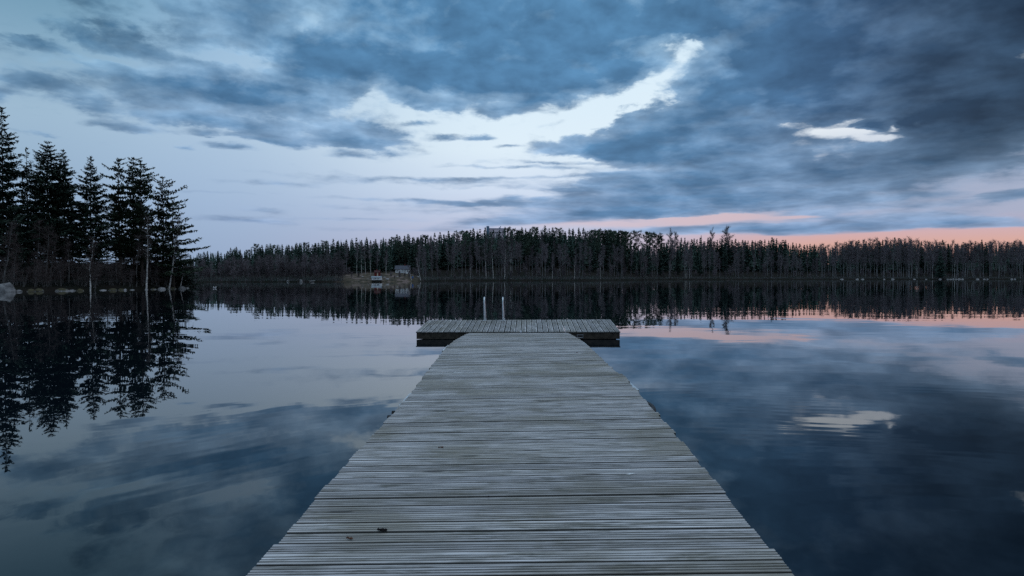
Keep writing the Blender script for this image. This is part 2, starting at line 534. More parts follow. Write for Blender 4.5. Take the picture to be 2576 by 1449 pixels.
# ---------------------------------------------------------------- materials
def wood_fn(along):
    """weathered decking; boards run along local x ('x') or local y ('y')"""
    def fn(N, p, out):
        t = N.n('ShaderNodeTexCoord')
        o = t.outputs['Object']
        sp = N.n('ShaderNodeSeparateXYZ')
        N.put(sp.inputs[0], o)
        lx, ly = (sp.outputs[0], sp.outputs[1]) if along == 'x' else (sp.outputs[1], sp.outputs[0])
        at_ = N.n('ShaderNodeAttribute', attribute_name='board')
        rnd = at_.outputs['Fac']
        seed = N.m('MULTIPLY', rnd, 37.0)
        gv = N.xyz(N.m('MULTIPLY', lx, 2.2), N.m('MULTIPLY', ly, 60.0), seed)
        grain = N.noise(gv, 1.0, 6.0, 0.65, 0.3)
        bl = N.noise(N.xyz(N.m('MULTIPLY', lx, 0.9), N.m('MULTIPLY', ly, 1.3), 2.0), 1.2, 5.0, 0.6, 0.4)
        bl2 = N.noise(N.xyz(N.m('MULTIPLY', lx, 3.0), N.m('MULTIPLY', ly, 14.0), seed), 1.0, 4.0, 0.65)
        base = N.mix(N.step(grain, 0.25, 0.75), (0.18, 0.172, 0.16, 1), (0.74, 0.73, 0.74, 1))
        base = N.mix(N.m('MULTIPLY', N.step(bl2, 0.48, 0.70), 0.85), base, (0.13, 0.125, 0.10, 1))
        base = N.mix(N.m('MULTIPLY', N.step(bl, 0.40, 0.66), 0.62), base, (0.185, 0.165, 0.11, 1))
        bf = N.m('MULTIPLY_ADD', rnd, 0.34, 0.76)
        base = N.mix(1.0, base, N.xyz(bf, bf, N.m('MULTIPLY_ADD', rnd, 0.32, 0.77)), 'MULTIPLY')
        # knots
        vo = N.n('ShaderNodeTexVoronoi')
        N.put(vo.inputs['Vector'], N.xyz(N.m('MULTIPLY', lx, 1.6), N.m('MULTIPLY', ly, 8.2), seed))
        vo.inputs['Scale'].default_value = 1.0
        kn = N.step(vo.outputs['Distance'], 0.07, 0.15, 1.0, 0.0)
        base = N.mix(N.m('MULTIPLY', kn, 0.9), base, (0.04, 0.034, 0.03, 1))
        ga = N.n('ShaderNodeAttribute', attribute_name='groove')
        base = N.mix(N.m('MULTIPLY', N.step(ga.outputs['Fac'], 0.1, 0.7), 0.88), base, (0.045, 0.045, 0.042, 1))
        N.put(p.inputs['Base Color'], base)
        p.inputs['Roughness'].default_value = 0.55
        p.inputs['Specular IOR Level'].default_value = 0.5
        bp = N.n('ShaderNodeBump')
        bp.inputs['Strength'].default_value = 0.5
        bp.inputs['Distance'].default_value = 0.004
        N.put(bp.inputs['Height'], grain)
        N.put(p.inputs['Normal'], bp.outputs[0])
    return fn


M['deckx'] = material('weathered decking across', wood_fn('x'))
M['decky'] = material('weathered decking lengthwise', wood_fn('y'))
M['dark_wood'] = simple('wet dark timber', (0.045, 0.036, 0.027), 0.7, 0.5, 9.0)
M['side_wood'] = simple('grey side timber', (0.16, 0.16, 0.15), 0.7, 0.4, 6.0)
M['float'] = simple('black plastic float', (0.012, 0.012, 0.013), 0.5, 0.2, 4.0)
M['steel'] = simple('galvanised steel', (0.62, 0.66, 0.68), 0.32, 0.12, 12.0, 0.5, 0.85)
M['zinc'] = simple('dull zinc plate', (0.50, 0.55, 0.58), 0.35, 0.15, 10.0, 0.5, 0.5)
M['rubber'] = simple('black rubber', (0.012, 0.012, 0.013), 0.6, 0.2)
M['bark'] = simple('conifer bark', (0.050, 0.038, 0.030), 0.9, 0.4, 2.5)
M['leafA'] = simple('spruce needles', (0.030, 0.050, 0.036), 0.75, 0.45, 0.8, 0.2)
M['leafB'] = simple('pine needles', (0.036, 0.056, 0.034), 0.75, 0.45, 0.8, 0.2)
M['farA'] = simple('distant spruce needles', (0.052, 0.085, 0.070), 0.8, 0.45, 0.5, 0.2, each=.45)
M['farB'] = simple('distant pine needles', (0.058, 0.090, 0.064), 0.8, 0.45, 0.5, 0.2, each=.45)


def birch_fn(dark):
    def fn(N, p, out):
        t = N.n('ShaderNodeTexCoord')
        n = N.noise(N.vm('MULTIPLY', t.outputs['Object'], (2.0, 2.0, 4.5)), 1.6, 3.0, 0.6)
        N.put(p.inputs['Base Color'], N.mix(N.step(n, 0.50, 0.64), dark, (0.09, 0.08, 0.075, 1)))
        p.inputs['Roughness'].default_value = 0.75
    return fn


M['birch'] = material('white birch bark', birch_fn((0.62, 0.60, 0.57, 1)))
M['birchf'] = material('distant birch bark', birch_fn((0.26, 0.26, 0.27, 1)))
M['grey_bark'] = simple('grey alder bark', (0.13, 0.125, 0.12), 0.9, 0.4, 2.0)
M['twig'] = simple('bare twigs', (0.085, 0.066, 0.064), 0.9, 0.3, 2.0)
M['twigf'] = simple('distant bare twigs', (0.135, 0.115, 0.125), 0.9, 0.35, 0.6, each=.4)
M['white'] = simple('white painted boards', (0.90, 0.90, 0.90), 0.6, 0.06, 2.0)
M['greyroof'] = simple('grey metal roof', (0.22, 0.26, 0.29), 0.5, 0.12, 1.0)
M['darkroof'] = simple('dark felt roof', (0.075, 0.085, 0.11), 0.7, 0.15, 1.0)
M['window'] = simple('dark window glass', (0.02, 0.025, 0.03), 0.15, 0.1, 1.0, 0.5)
M['red'] = simple('falu red boards', (0.16, 0.022, 0.018), 0.8, 0.2, 2.0)
M['beige'] = simple('beige board', (0.62, 0.50, 0.38), 0.7, 0.1, 2.0)
M['blue'] = simple('blue plastic', (0.03, 0.12, 0.35), 0.5, 0.1, 2.0)
M['brickwall'] = simple('pinkish rendered wall', (0.85, 0.70, 0.76), 0.8, 0.06, 0.5)
M['tower'] = simple('dark blue cladding', (0.13, 0.22, 0.32), 0.7, 0.12, 0.5)
M['plume'] = simple('white plumage', (0.85, 0.86, 0.88), 0.7, 0.03, 20.0)
M['plumegrey'] = simple('grey wing feathers', (0.25, 0.28, 0.30), 0.7, 0.1, 20.0)
M['beak'] = simple('yellow beak', (0.45, 0.28, 0.05), 0.5, 0.05, 20.0)
M['debris'] = simple('dark rotten weed', (0.010, 0.008, 0.008), 0.8, 0.3, 40.0)
M['leaf_litter'] = simple('brown leaf', (0.10, 0.04, 0.02), 0.8, 0.3, 40.0)
M['dropping'] = simple('bird dropping', (0.75, 0.78, 0.78), 0.8, 0.1, 40.0)


def rock_fn(N, p, out):
    t = N.n('ShaderNodeTexCoord')
    o = t.outputs['Object']
    n = N.noise(o, 2.2, 5.0, 0.65)
    c = N.mix(N.step(n, 0.3, 0.7), (0.07, 0.07, 0.072, 1), (0.26, 0.26, 0.26, 1))
    at_ = N.n('ShaderNodeAttribute', attribute_name='moss')
    mo = N.step(N.m('ADD', at_.outputs['Fac'], N.m('SUBTRACT', N.noise(o, 1.6, 4.0, 0.6), 0.5)), 0.35, 0.6)
    c = N.mix(mo, c, (0.050, 0.044, 0.018, 1))
    N.put(p.inputs['Base Color'], c)
    p.inputs['Roughness'].default_value = 0.85
    bp = N.n('ShaderNodeBump')
    bp.inputs['Strength'].default_value = 0.6
    bp.inputs['Distance'].default_value = 0.05
    N.put(bp.inputs['Height'], n)
    N.put(p.inputs['Normal'], bp.outputs[0])


M['rock'] = material('granite boulder', rock_fn)


def palestone_fn(N, p, out):
    t = N.n('ShaderNodeTexCoord')
    n = N.noise(t.outputs['Object'], 3.0, 5.0, 0.65)
    N.put(p.inputs['Base Color'], N.mix(N.step(n, 0.3, 0.7), (0.14, 0.14, 0.145, 1), (0.40, 0.39, 0.39, 1)))
    p.inputs['Roughness'].default_value = 0.85


M['palerock'] = material('pale shore stone', palestone_fn)

# ---------------------------------------------------------------- pier
# profile along the pier: Y, centre X, deck height, roll (rad), half width
PIER = [(-7.0, -0.10, 0.20, 0.008, 1.20), (1.0, -0.02, 0.168, 0.009, 1.20), (2.93, 0.028, 0.176, 0.011, 1.20), (4.62, 0.062, 0.226, 0.015, 1.20), (5.35, 0.085, 0.244, 0.017, 1.20),
        (7.21, 0.122, 0.275, 0.018, 1.20), (8.73, 0.100, 0.287, 0.018, 1.20), (11.0, 0.078, 0.312, 0.017, 1.20), (12.3, 0.085, 0.296, 0.015, 1.205),
        (13.1, 0.095, 0.272, 0.012, 1.20), (14.6, 0.125, 0.215, 0.006, 1.19), (15.86, 0.155, 0.165, 0.001, 1.165)]


def pier_at(y):
    return [interp(y, [(p[0], p[k]) for p in PIER]) for k in range(1, 5)]


def pier_pt(lx, y, dz=0.0):
    cx, z, roll, hw = pier_at(y)
    return Vector((cx + lx, y, z + lx * sin(roll) + dz))


def board_profile(wd, nr, depth=0.009):
    """cross-section of a ribbed board: (across, height)"""
    pts = [(0.0, -0.026), (0.0, -0.003), (0.003, 0.0)]
    m = 0.004
    w = (wd - 2 * m) / nr
    for i in range(nr):
        a = m + i * w
        pts += [(a + w * 0.10, 0.0), (a + w * 0.55, 0.0)] if i else [(a + w * 0.55, 0.0)]
        if i < nr - 1:
            pts += [(a + w * 0.66, -depth), (a + w * 0.98, -depth)]
    pts += [(wd - 0.003, 0.0), (wd, -0.003), (wd, -0.026)]
    return pts


rng = random.Random(11)


def set_board_attr(o, vals, nm='board'):
    at_ = o.data.attributes.new(nm, 'FLOAT', 'POINT')
    at_.data.foreach_set('value', vals)


PITCH_B = 0.1225
pier = empty('pier', (0, 0, 0))
tag(pier, 'long grey ribbed wooden walkway running from the foreground out to the floating platform', 'pier')
prof = board_profile(PITCH_B - 0.016, 4)
db = MB()
bvals = []
gvals = []
y = -7.0
while y + PITCH_B < 15.86:
    jl = rng.uniform(-.012, .012)
    jr = rng.uniform(-.012, .012)
    if 7.55 < y < 8.1:
        jr += 0.035
    sk = rng.uniform(-.002, .002)
    dzb = rng.uniform(-.003, .003)
    hw = pier_at(y)[3]
    rows = []
    for (lx, e) in ((-hw + jl, 0), (-hw * 0.33, 0), (hw * 0.33, 0), (hw + jr, 0)):
        rows.append([pier_pt(lx, y + a, h + dzb) + Vector((0, sk * lx, 0)) for a, h in prof])
    b0 = len(db.v)
    db.grid(rows)
    db.face(rows[0])
    db.face(rows[-1][::-1])
    bvals += [rng.random()] * (len(db.v) - b0)
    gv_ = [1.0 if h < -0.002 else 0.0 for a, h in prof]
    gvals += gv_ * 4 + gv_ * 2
    y += PITCH_B
deck = db.build('deck', M['deckx'], pier)
set_board_attr(deck, bvals)
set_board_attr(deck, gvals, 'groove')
for sgn in (-1, 1):
    sb = MB()
    ys = [p[0] for p in PIER]
    rows = []
    for yy in ys:
        hw = pier_at(yy)[3] - 0.05
        c = [pier_pt(sgn * hw, yy, -0.030), pier_pt(sgn * (hw - 0.05), yy, -0.030), pier_pt(sgn * (hw - 0.05), yy, -0.150), pier_pt(sgn * hw, yy, -0.150)]
        rows.append(c)
    sb.grid(rows, closed=True)
    sb.face(rows[0]); sb.face(rows[-1])
    sb.build('side_beam', M['dark_wood'], pier)
for fy in (-5.0, -1.5, 1.8, 4.6, 7.9, 10.6):
    fb = MB()
    c = pier_pt(0, fy, 0)
    fb.box(-0.9, 0.9, -0.55, 0.55, -0.28, 0.0)
    o = fb.build('float', M['float'], pier, bevel=0.04)
    o.location = (c.x, fy, c.z - 0.155)


def plate(x0, y0, x1, y1, wout):
    """thin metal connector strip let into the edge of the deck"""
    pb = MB()
    s = 1 if x0 > 0 else -1
    n = 4
    r1, r2, r3 = [], [], []
    for i in range(n + 1):
        yy = y0 + (y1 - y0) * i / n
        hw = pier_at(yy)[3]
        r1.append(pier_pt(s * (hw - 0.03), yy, -0.029))
        r2.append(pier_pt(s * (hw + wout), yy, -0.029))
        r3.append(pier_pt(s * (hw + wout), yy, -0.10))
    pb.grid([r1, r2, r3])
    o = pb.build('connector_plate', M['zinc'], pier)
    sol = o.modifiers.new('thick', 'SOLIDIFY')
    sol.thickness = 0.006
    return o


plate(-1, 6.60, -1, 7.25, 0.035)
plate(1, 7.18, 1, 7.80, 0.045)
plate(-1, 11.15, -1, 12.15, 0.05)
plate(1, 11.3, 1, 12.25, 0.03)
# bolt heads on the left edge
for (yy, out_, r) in ((6.36, 0.045, 0.018), (6.16, 0.045, 0.020)):
    bb = MB()
    p0 = pier_pt(-1.16, yy, -0.045)
    p1 = pier_pt(-1.20 - out_, yy, -0.045)
    bb.tube([p0, p1], [r * 0.5, r * 0.5], 8)
    bb.tube([p1 + Vector((0.03, 0, 0)), p1 - Vector((0.008, 0, 0))], [r, r], 6, caps=True)
    bb.build('bolt', M['rubber'], pier)
# rubber hose loop on the right edge
hb = MB()
pts = []
for i in range(13):
    a = pi * i / 12
    pts.append(pier_pt(1.17 + 0.075 * sin(a), 6.42 + 0.25 * cos(a), -0.05))
hb.tube(pts, [0.024] * 13, 8, caps=True)
hb.build('rubber_fender', M['rubber'], pier, smooth=True)

# ---------------------------------------------------------------- floating platform
PF_Y, PB_Y = 15.90, 17.93
pl = empty('floating_platform', (0, 0, 0))
tag(pl, 'wide low wooden swimming platform lying crosswise at the far end of the walkway', 'platform')


def plat_pt(u, v, dz=0.0):
    """u across 0..1, v depth 0..1"""
    xl = -2.303 + v * 0.053
    xr = 2.597 + v * 0.05
    yy = PF_Y + (PB_Y - PF_Y) * v
    zf = 0.185 + 0.004 * (u - 0.5)
    zb = 0.342 + 0.020 * (u - 0.5)
    return Vector((xl + (xr - xl) * u, yy, zf + (zb - zf) * v + dz))


pb = MB()
pv = []
pg = []
NBO = 37
Wp = 4.9
prof2 = board_profile(Wp / NBO - 0.020, 5)
for i in range(NBO):
    u0 = i / NBO
    j0, j1 = rng.uniform(-.004, .004), rng.uniform(-.004, .004)
    dzb = rng.uniform(-.002, .002)
    rows = []
    for v in (j0, 0.5, 1 + j1):
        rows.append([plat_pt(u0 + (a + 0.010) / Wp, v, h + dzb) for a, h in prof2])
    b0 = len(pb.v)
    pb.grid(rows)
    pb.face(rows[0]); pb.face(rows[-1][::-1])
    pv += [rng.random()] * (len(pb.v) - b0)
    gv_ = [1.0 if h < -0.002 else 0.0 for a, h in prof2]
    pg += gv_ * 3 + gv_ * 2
pd = pb.build('deck', M['decky'], pl)
set_board_attr(pd, pv)
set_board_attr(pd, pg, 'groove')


def slab(name, u0, u1, v0, v1, z0, z1, mat):
    m = MB()
    P = [[plat_pt(u, v, z) for (u, z) in ((u0, z1), (u1, z1), (u1, z0), (u0, z0))] for v in (v0, v1)]
    m.grid(P, closed=True)
    m.face(P[0]); m.face(P[1][::-1])
    return m.build(name, mat, pl)


slab('frame_beam', 0.005, 0.995, 0.008, 0.035, -0.175, -0.029, M['dark_wood'])
slab('frame_beam', 0.005, 0.995, 0.965, 0.992, -0.175, -0.029, M['dark_wood'])
slab('frame_beam', 0.005, 0.016, 0.036, 0.964, -0.175, -0.029, M['dark_wood'])
slab('frame_beam', 0.984, 0.995, 0.036, 0.964, -0.175, -0.029, M['dark_wood'])
slab('frame_beam', 0.4, 0.412, 0.036, 0.964, -0.170, -0.029, M['dark_wood'])
for (u0, u1) in ((0.06, 0.26), (0.28, 0.48), (0.52, 0.74), (0.76, 0.98)):
    slab('float', u0, u1, 0.05, 0.95, -0.40, -0.178, M['float'])
# small steel fitting below the deck beside the walkway
fit = MB()
c0 = plat_pt(0.80, 0.0, -0.06)
for dxx in (-0.07, 0.07):
    fit.box(c0.x + dxx - .008, c0.x + dxx + .008, c0.y - 0.05, c0.y + 0.01, c0.z - 0.09, c0.z - 0.004)
fit.box(c0.x - .062, c0.x + .062, c0.y - 0.05, c0.y - 0.035, c0.z - 0.02, c0.z - 0.004)
fit.tube([(c0.x - .06, c0.y - .03, c0.z - .08), (c0.x + .06, c0.y - .03, c0.z - .08)], [.014, .014], 8)
fit.build('hinge_bracket', simple('old steel', (0.25, 0.26, 0.28), 0.5, 0.2, 10, 0.5, 0.3), pl)

# swimming ladder with two looped handrails
lad = empty('swim_ladder', plat_pt(0.37, 0.93))
tag(lad, 'shiny steel swimming ladder whose two handrails rise from the back edge of the platform', 'ladder')
L0 = lad.location
for lx in (-0.732, -0.236):
    r = MB()
    b = Vector((lx, 17.76, plat_pt(0.35, 0.915).z)) - L0
    pts = [b, b + Vector((-0.004, 0, 0.25)), b + Vector((-0.008, 0, 0.50))]
    for i in range(1, 9):
        a = pi * i / 8
        pts.append(b + Vector((-0.008, 0.13 - 0.13 * cos(a), 0.50 + 0.115 * sin(a))))
    pts += [b + Vector((0.012, 0.27, 0.2)), b + Vector((0.018, 0.30, -0.25)), b + Vector((0.018, 0.32, -1.1))]
    r.tube(pts, [0.0185] * len(pts), 10)
    h = r.build('handrail', M['steel'], lad, smooth=True)
    fl = MB()
    fl.box(b.x - 0.035, b.x + 0.045, b.y - 0.04, b.y + 0.05, b.z - 0.001, b.z + 0.008)
    fl.tube([b + Vector((0.03, 0.0, 0.0)), b + Vector((0.038, 0.02, 0.065))], [.009, .009], 6, caps=True)
    fl.build('foot_plate', M['steel'], h)
for k in range(3):
    r = MB()
    z = -0.28 - 0.27 * k
    yy = 17.76 + 0.305 - L0.y
    r.tube([(-0.732 - L0.x, yy, z), (-0.236 - L0.x, yy, z)], [.016, .016], 8)
    r.build('rung', M['steel'], lad)

# ---------------------------------------------------------------- litter on the deck
def on_deck(px, py):
    s, t = ray(px, py)
    y = 3.0
    for _ in range(30):
        z = pier_pt(s * y - pier_at(y)[0], y).z
        y = (z - CAM_Z) / t
    return pier_pt(s * y - pier_at(y)[0], y)


def crumbs(name, px, py, n, size, hgt, mat, label, cat, group=None, sx=1.0):
    c = on_deck(px, py)
    m = MB()
    r = random.Random(int(px * 7 + py))
    for i in range(n):
        a = r.uniform(0, 2 * pi)
        d = size * sqrt(r.random())
        p = Vector((cos(a) * d * sx, sin(a) * d * 0.8, hgt * 0.3 * r.random()))
        s_ = size * r.uniform(0.25, 0.5)
        rows = []
        for th in (0.05, 0.9, 1.8, 2.6):
            rows.append([p + Vector((cos(2 * pi * k / 6) * sin(th) * s_ * r.uniform(.7, 1.2) * sx, sin(2 * pi * k / 6) * sin(th) * s_ * r.uniform(.7, 1.2), hgt * (0.5 + 0.5 * cos(th)) * r.uniform(.8, 1.1))) for k in range(6)])
        m.grid(rows, closed=True)
        m.face(rows[0][::-1]); m.face(rows[-1])
    o = m.build(name, mat)
    o.location = c + Vector((0, 0, 0.001))
    return tag(o, label, cat, group)


crumbs('weed_clump', 963, 1336, 9, 0.014, 0.013, M['debris'], 'small black clump of rotten weed on the near boards, lower left of the walkway', 'weed', sx=1.6)
crumbs('weed_clump', 880, 1357, 6, 0.012, 0.009, M['leaf_litter'], 'small brown crumpled leaf scrap on the walkway close to its left edge, nearest the viewer', 'leaf', sx=1.5)
crumbs('bark_chip', 1229, 1252, 3, 0.014, 0.010, M['debris'], 'narrow black chip standing out on the pale middle boards of the walkway', 'bark chip', sx=0.5)
crumbs('dropping', 1146, 938, 5, 0.035, 0.006, M['dropping'], 'white bird dropping of three spots on the left half of the far walkway', 'bird dropping', sx=1.7)
crumbs('dry_leaf', 1452, 888, 3, 0.022, 0.008, M['leaf_litter'], 'reddish dry leaf on the right half of the far walkway by the platform', 'leaf')
crumbs('dropping', 1585, 1193, 4, 0.016, 0.003, M['dropping'], 'pale smear of bird dropping right of the middle of the walkway', 'bird dropping', sx=2.2)
crumbs('bark_chip', 1110, 1128, 3, 0.020, 0.008, M['leaf_litter'], 'small brown bark chip on the left middle boards of the walkway', 'bark chip', sx=1.3)

# ---------------------------------------------------------------- trees
def rot2(x, y, a):
    return x * cos(a) - y * sin(a), x * sin(a) + y * cos(a)


def conifer(H, cb, R, seed, step=0.5, nb=6, droop=0.25, tipup=0.15, clump=0.34, fill=1.0, prof='spruce', inner=0.15, top_r=0.05, wob=0.25, trunk_r=0.16, leafw=0.4, skew=0.0, skew_az=0.0, dens=0.28):
    """trunk and crown meshes of a needle tree; many small sprays along whorled limbs"""
    r = random.Random(seed)
    T, C = MB(), MB()
    bend = [Vector((0, 0, 0))]
    n = 9
    bx, by = 0.0, 0.0
    for i in range(1, n + 1):
        bx += r.uniform(-1, 1) * 0.012 * H / n * 2
        by += r.uniform(-1, 1) * 0.012 * H / n * 2
        bend.append(Vector((bx, by, H * i / n * 0.985)))
    T.tube(bend, [trunk_r * (1.0 - 0.93 * (i / n) ** 0.9) for i in range(n + 1)], 7)

    def axis(h):
        t = max(0, min(n - 1e-6, h / (H * 0.985) * n))
        i = int(t)
        return bend[i].lerp(bend[min(i + 1, n)], t - i)
    h = cb
    while h < H * 0.992:
        t = (h - cb) / (H - cb)
        if prof == 'spruce':
            rad = R * ((1 - t) ** 0.82) * (0.55 + 0.45 * min(1, t / 0.18)) + top_r
        elif prof == 'blunt':
            rad = R * min(1.0, ((1 - t) * 2.6) ** 0.6) * (0.62 + 0.38 * min(1, t / 0.2)) + top_r * 4
        elif prof == 'column':
            rad = R * min(1.0, ((1 - t) * 2.3) ** 0.75) * (0.6 + 0.4 * min(1, t / 0.15)) + top_r
        elif prof == 'pine':
            rad = R * (sin(pi * min(1.0, 0.16 + 0.84 * t)) ** 0.7) * (0.9 if t < 0.9 else 0.7) + top_r
        else:
            rad = R * (1 - t) ** 0.75 + top_r
        k = max(3, int(round(nb * (0.55 + 0.45 * (1 - t)))))
        a0 = r.uniform(0, 2 * pi)
        lay = r.uniform(1 - wob, 1 + wob)
        for b in range(k):
            if r.random() > fill:
                continue
            a = a0 + 2 * pi * b / k + r.uniform(-.35, .35)
            L = rad * lay * r.uniform(0.72, 1.12) * (1 + skew * cos(a - skew_az))
            hh = h + r.uniform(-.6, .6) * step
            o = axis(min(hh, H * .98))
            d = Vector((cos(a), sin(a), 0))
            pts = []
            m = 5
            up0 = 0.22 * t
            for i in range(m + 1):
                s = i / m
                z = (up0 - droop * (1 - t * 0.8)) * s * L + tipup * L * s ** 3
                pts.append(o + d * (L * s) + Vector((0, 0, z)))
            if L > 0.7:
                T.tube([pts[0], pts[2], pts[4]], [0.012 + 0.018 * L / 2, 0.016, 0.006], 3)
            ns = max(2, int(L / (clump * dens)))
            for i in range(ns):
                s = inner + (1 - inner) * (i + r.random()) / ns
                q_ = s * m
                j = min(m - 1, int(q_))
                p = pts[j].lerp(pts[j + 1], q_ - j)
                tang = (pts[j + 1] - pts[j]).normalized()
                cs = clump * (1.15 - 0.45 * s) * r.uniform(.7, 1.25) * (1 - 0.5 * max(0, t - .6) / .4)
                wid = (1.0 - 0.55 * s) * min(L, 2.2) * 0.30
                for w in (-1, 1):
                    side = Vector((-d.y, d.x, 0)) * w
                    off = side * r.uniform(0.05, 1.0) * wid + Vector((0, 0, r.uniform(-.30, .30) * cs))
                    dr = (tang * r.uniform(.35, 1) + side * r.uniform(.2, .9) + Vector((0, 0, r.uniform(-.75, .15) if prof not in ('pine', 'blunt') else r.uniform(-.15, .8)))).normalized()
                    nrm = (Vector((r.uniform(-.6, .6), r.uniform(-.6, .6), 1))).normalized()
                    sd = dr.cross(nrm).normalized() * cs * leafw
                    q0 = p + off
                    C.face([q0 - dr * cs * .25, q0 + sd * .8 + dr * cs * .25, q0 + dr * cs, q0 - sd * .8 + dr * cs * .2])
                    if r.random() < 0.5:
                        # hanging / standing spray
                        dn = Vector((r.uniform(-.3, .3), r.uniform(-.3, .3), -1 if prof not in ('pine', 'blunt') else r.choice((1, 1, -.6)))).normalized()
                        sd2 = tang * cs * leafw * .8
                        C.face([q0 - sd2 * .7, q0 + sd2, q0 + dn * cs * .75])
        h += step * r.uniform(.75, 1.25) * (0.55 + 0.45 * (1 - t))
    # leader
    p = axis(H * .98)
    for i in range(10):
        a = r.uniform(0, 2 * pi)
        d = Vector((cos(a) * .5, sin(a) * .5, 1)).normalized()
        z = Vector((0, 0, -r.uniform(0, .9) * clump * 2))
        sd = d.cross(Vector((cos(a + 1), sin(a + 1), 0))).normalized() * clump * .22
        C.face([p + z - sd, p + z + sd, p + z + d * clump * .8])
    return T, C


def pine_tree(H, cb, R, seed, nb=30, clump=0.42, trunk_r=0.17, bias=0.0, ball=30, flat=0.6):
    """Scots pine: bare trunk, rising limbs that end in needle cushions"""
    r = random.Random(seed)
    T, C = MB(), MB()
    n = 8
    pts = [Vector((0, 0, 0))]
    x = y = 0.0
    for i in range(1, n + 1):
        x += r.uniform(-1, 1) * .018 * H / 2
        y += r.uniform(-1, 1) * .018 * H / 2
        pts.append(Vector((x * .5, y * .5, H * .97 * i / n)))
    T.tube(pts, [trunk_r * (1 - .85 * i / n) for i in range(n + 1)], 7)

    def axis(h):
        t = max(0, min(n - 1e-6, h / (H * .97) * n))
        i = int(t)
        return pts[i].lerp(pts[min(i + 1, n)], t - i)

    def cushion(c, s, k):
        for _ in range(k):
            d = Vector((r.gauss(0, 1), r.gauss(0, 1), r.gauss(0.35, .8))).normalized()
            o = c + Vector((d.x * s * r.uniform(.2, 1), d.y * s * r.uniform(.2, 1), d.z * s * flat * r.uniform(.2, 1)))
            u = d.cross(Vector((r.uniform(-1, 1), r.uniform(-1, 1), r.uniform(-1, 1)))).normalized() * clump * .20
            C.face([o - u, o + u, o + (d + Vector((0, 0, .35))) * clump * r.uniform(.45, .85)])
    for b in range(nb):
        t = (b + r.random()) / nb
        h = cb + (H * .97 - cb) * t
        a = b * 2.4 + r.uniform(-.5, .5)
        L = R * (0.35 + 0.65 * sin(pi * (0.12 + 0.80 * t)) ** .8) * r.uniform(.65, 1.15) * (1 + bias * cos(a))
        if t < 0.12:
            L *= .8
        o = axis(h)
        d = Vector((cos(a), sin(a), 0))
        up = r.uniform(.05, .35) + .45 * t
        P = [o + d * L * s + Vector((0, 0, up * L * s * s + r.uniform(-.04, .04) * L)) for s in (0, .33, .66, 1.0)]
        T.tube(P, [.05, .035, .022, .01], 4)
        for s, w in ((.45, .5), (.62, .7), (.8, .9), (.95, 1.0)):
            q_ = s * 3
            j = min(2, int(q_))
            c = P[j].lerp(P[j + 1], q_ - j)
            for _ in range(2):
                off = Vector((r.uniform(-1, 1), r.uniform(-1, 1), r.uniform(-.1, .5))) * L * .22
                cushion(c + off, .42 * w * (0.6 + R * .14), int(ball * w))
    cushion(axis(H * .98), .4, ball * 2)
    cushion(axis(H * .93), .6, ball * 2)
    return T, C


def bare_tree(H, seed, fork=0.55, spread=0.22, r0=0.09, twigs=260, tw=0.02, lean=(0, 0), kinks=0.02, tl=1.0, tcol=1, stems=1, low=0.3):
    """leafless birch or alder; trunk and twigs"""
    r = random.Random(seed)
    T, C = MB(), MB()
    for st in range(stems):
        n = 10
        a = r.uniform(0, 2 * pi)
        ox = Vector((cos(a), sin(a), 0)) * (0.0 if stems == 1 else r.uniform(.05, .35))
        lx, ly = lean[0] + (r.uniform(-.22, .22) if stems > 1 else 0), lean[1] + (r.uniform(-.22, .22) if stems > 1 else 0)
        Hs = H * (1.0 if st == 0 else r.uniform(.6, .98))
        pts = []
        kx = ky = 0.0
        for i in range(n + 1):
            s = i / n
            kx += r.uniform(-1, 1) * kinks * Hs * (1 if i else 0)
            ky += r.uniform(-1, 1) * kinks * Hs * (1 if i else 0)
            pts.append(ox + Vector((lx * Hs * s + kx, ly * Hs * s + ky, Hs * s)))
        T.tube(pts, [r0 * (1 - .88 * i / n) for i in range(n + 1)], 6)

        def axis(t):
            q_ = max(0, min(n - 1e-6, t * n))
            i = int(q_)
            return pts[i].lerp(pts[i + 1], q_ - i)
        nbz = max(6, int(Hs * 2.2))
        lim = []
        for b in range(nbz):
            t = low + (0.96 - low) * (b + r.random()) / nbz
            a = r.uniform(0, 2 * pi)
            L = Hs * spread * (1.15 - .7 * t) * r.uniform(.6, 1.2)
            d = Vector((cos(a), sin(a), r.uniform(.8, 1.9))).normalized()
            o = axis(t)
            P = [o, o + d * L * .5, o + d * L + Vector((cos(a), sin(a), -.25)) * L * .12]
            T.tube(P, [r0 * .26 * (1 - t * .6), r0 * .15, r0 * .05], 3)
            lim.append((P, L))
        for k in range(twigs // stems):
            P, L = r.choice(lim)
            s = r.uniform(.15, 1.0)
            o = P[0].lerp(P[1], s * 2) if s < .5 else P[1].lerp(P[2], s * 2 - 1)
            d = Vector((r.gauss(0, .7), r.gauss(0, .7), r.uniform(-.1, 1.2))).normalized()
            l = tl * r.uniform(.4, 1.0)
            sd = d.cross(Vector((r.uniform(-1, 1), r.uniform(-1, 1), .1))).normalized() * tw
            mid = o + d * l * .55
            C.face([o - sd, o + sd, mid + sd * .6, mid - sd * .6])
            d2 = (d + Vector((r.gauss(0, .3), r.gauss(0, .3), -.1))).normalized()
            C.face([mid - sd * .6, mid + sd * .6, mid + d2 * l * .5])
    return T, C


def tree_thing(name, T, C, mt, mc, loc, label, cat, group=None, rz=0.0, crown='crown'):
    e = empty(name, loc, rz)
    T.build('trunk', mt, e, smooth=True)
    C.build(crown, mc, e)
    tag(e, label, cat, group)
    return e


def gz(x, y):
    return terrain(x, y)


def place(px, Y):
    x = (px - 1288) / F * Y
    return Vector((x, Y, gz(x, Y) - 0.05))


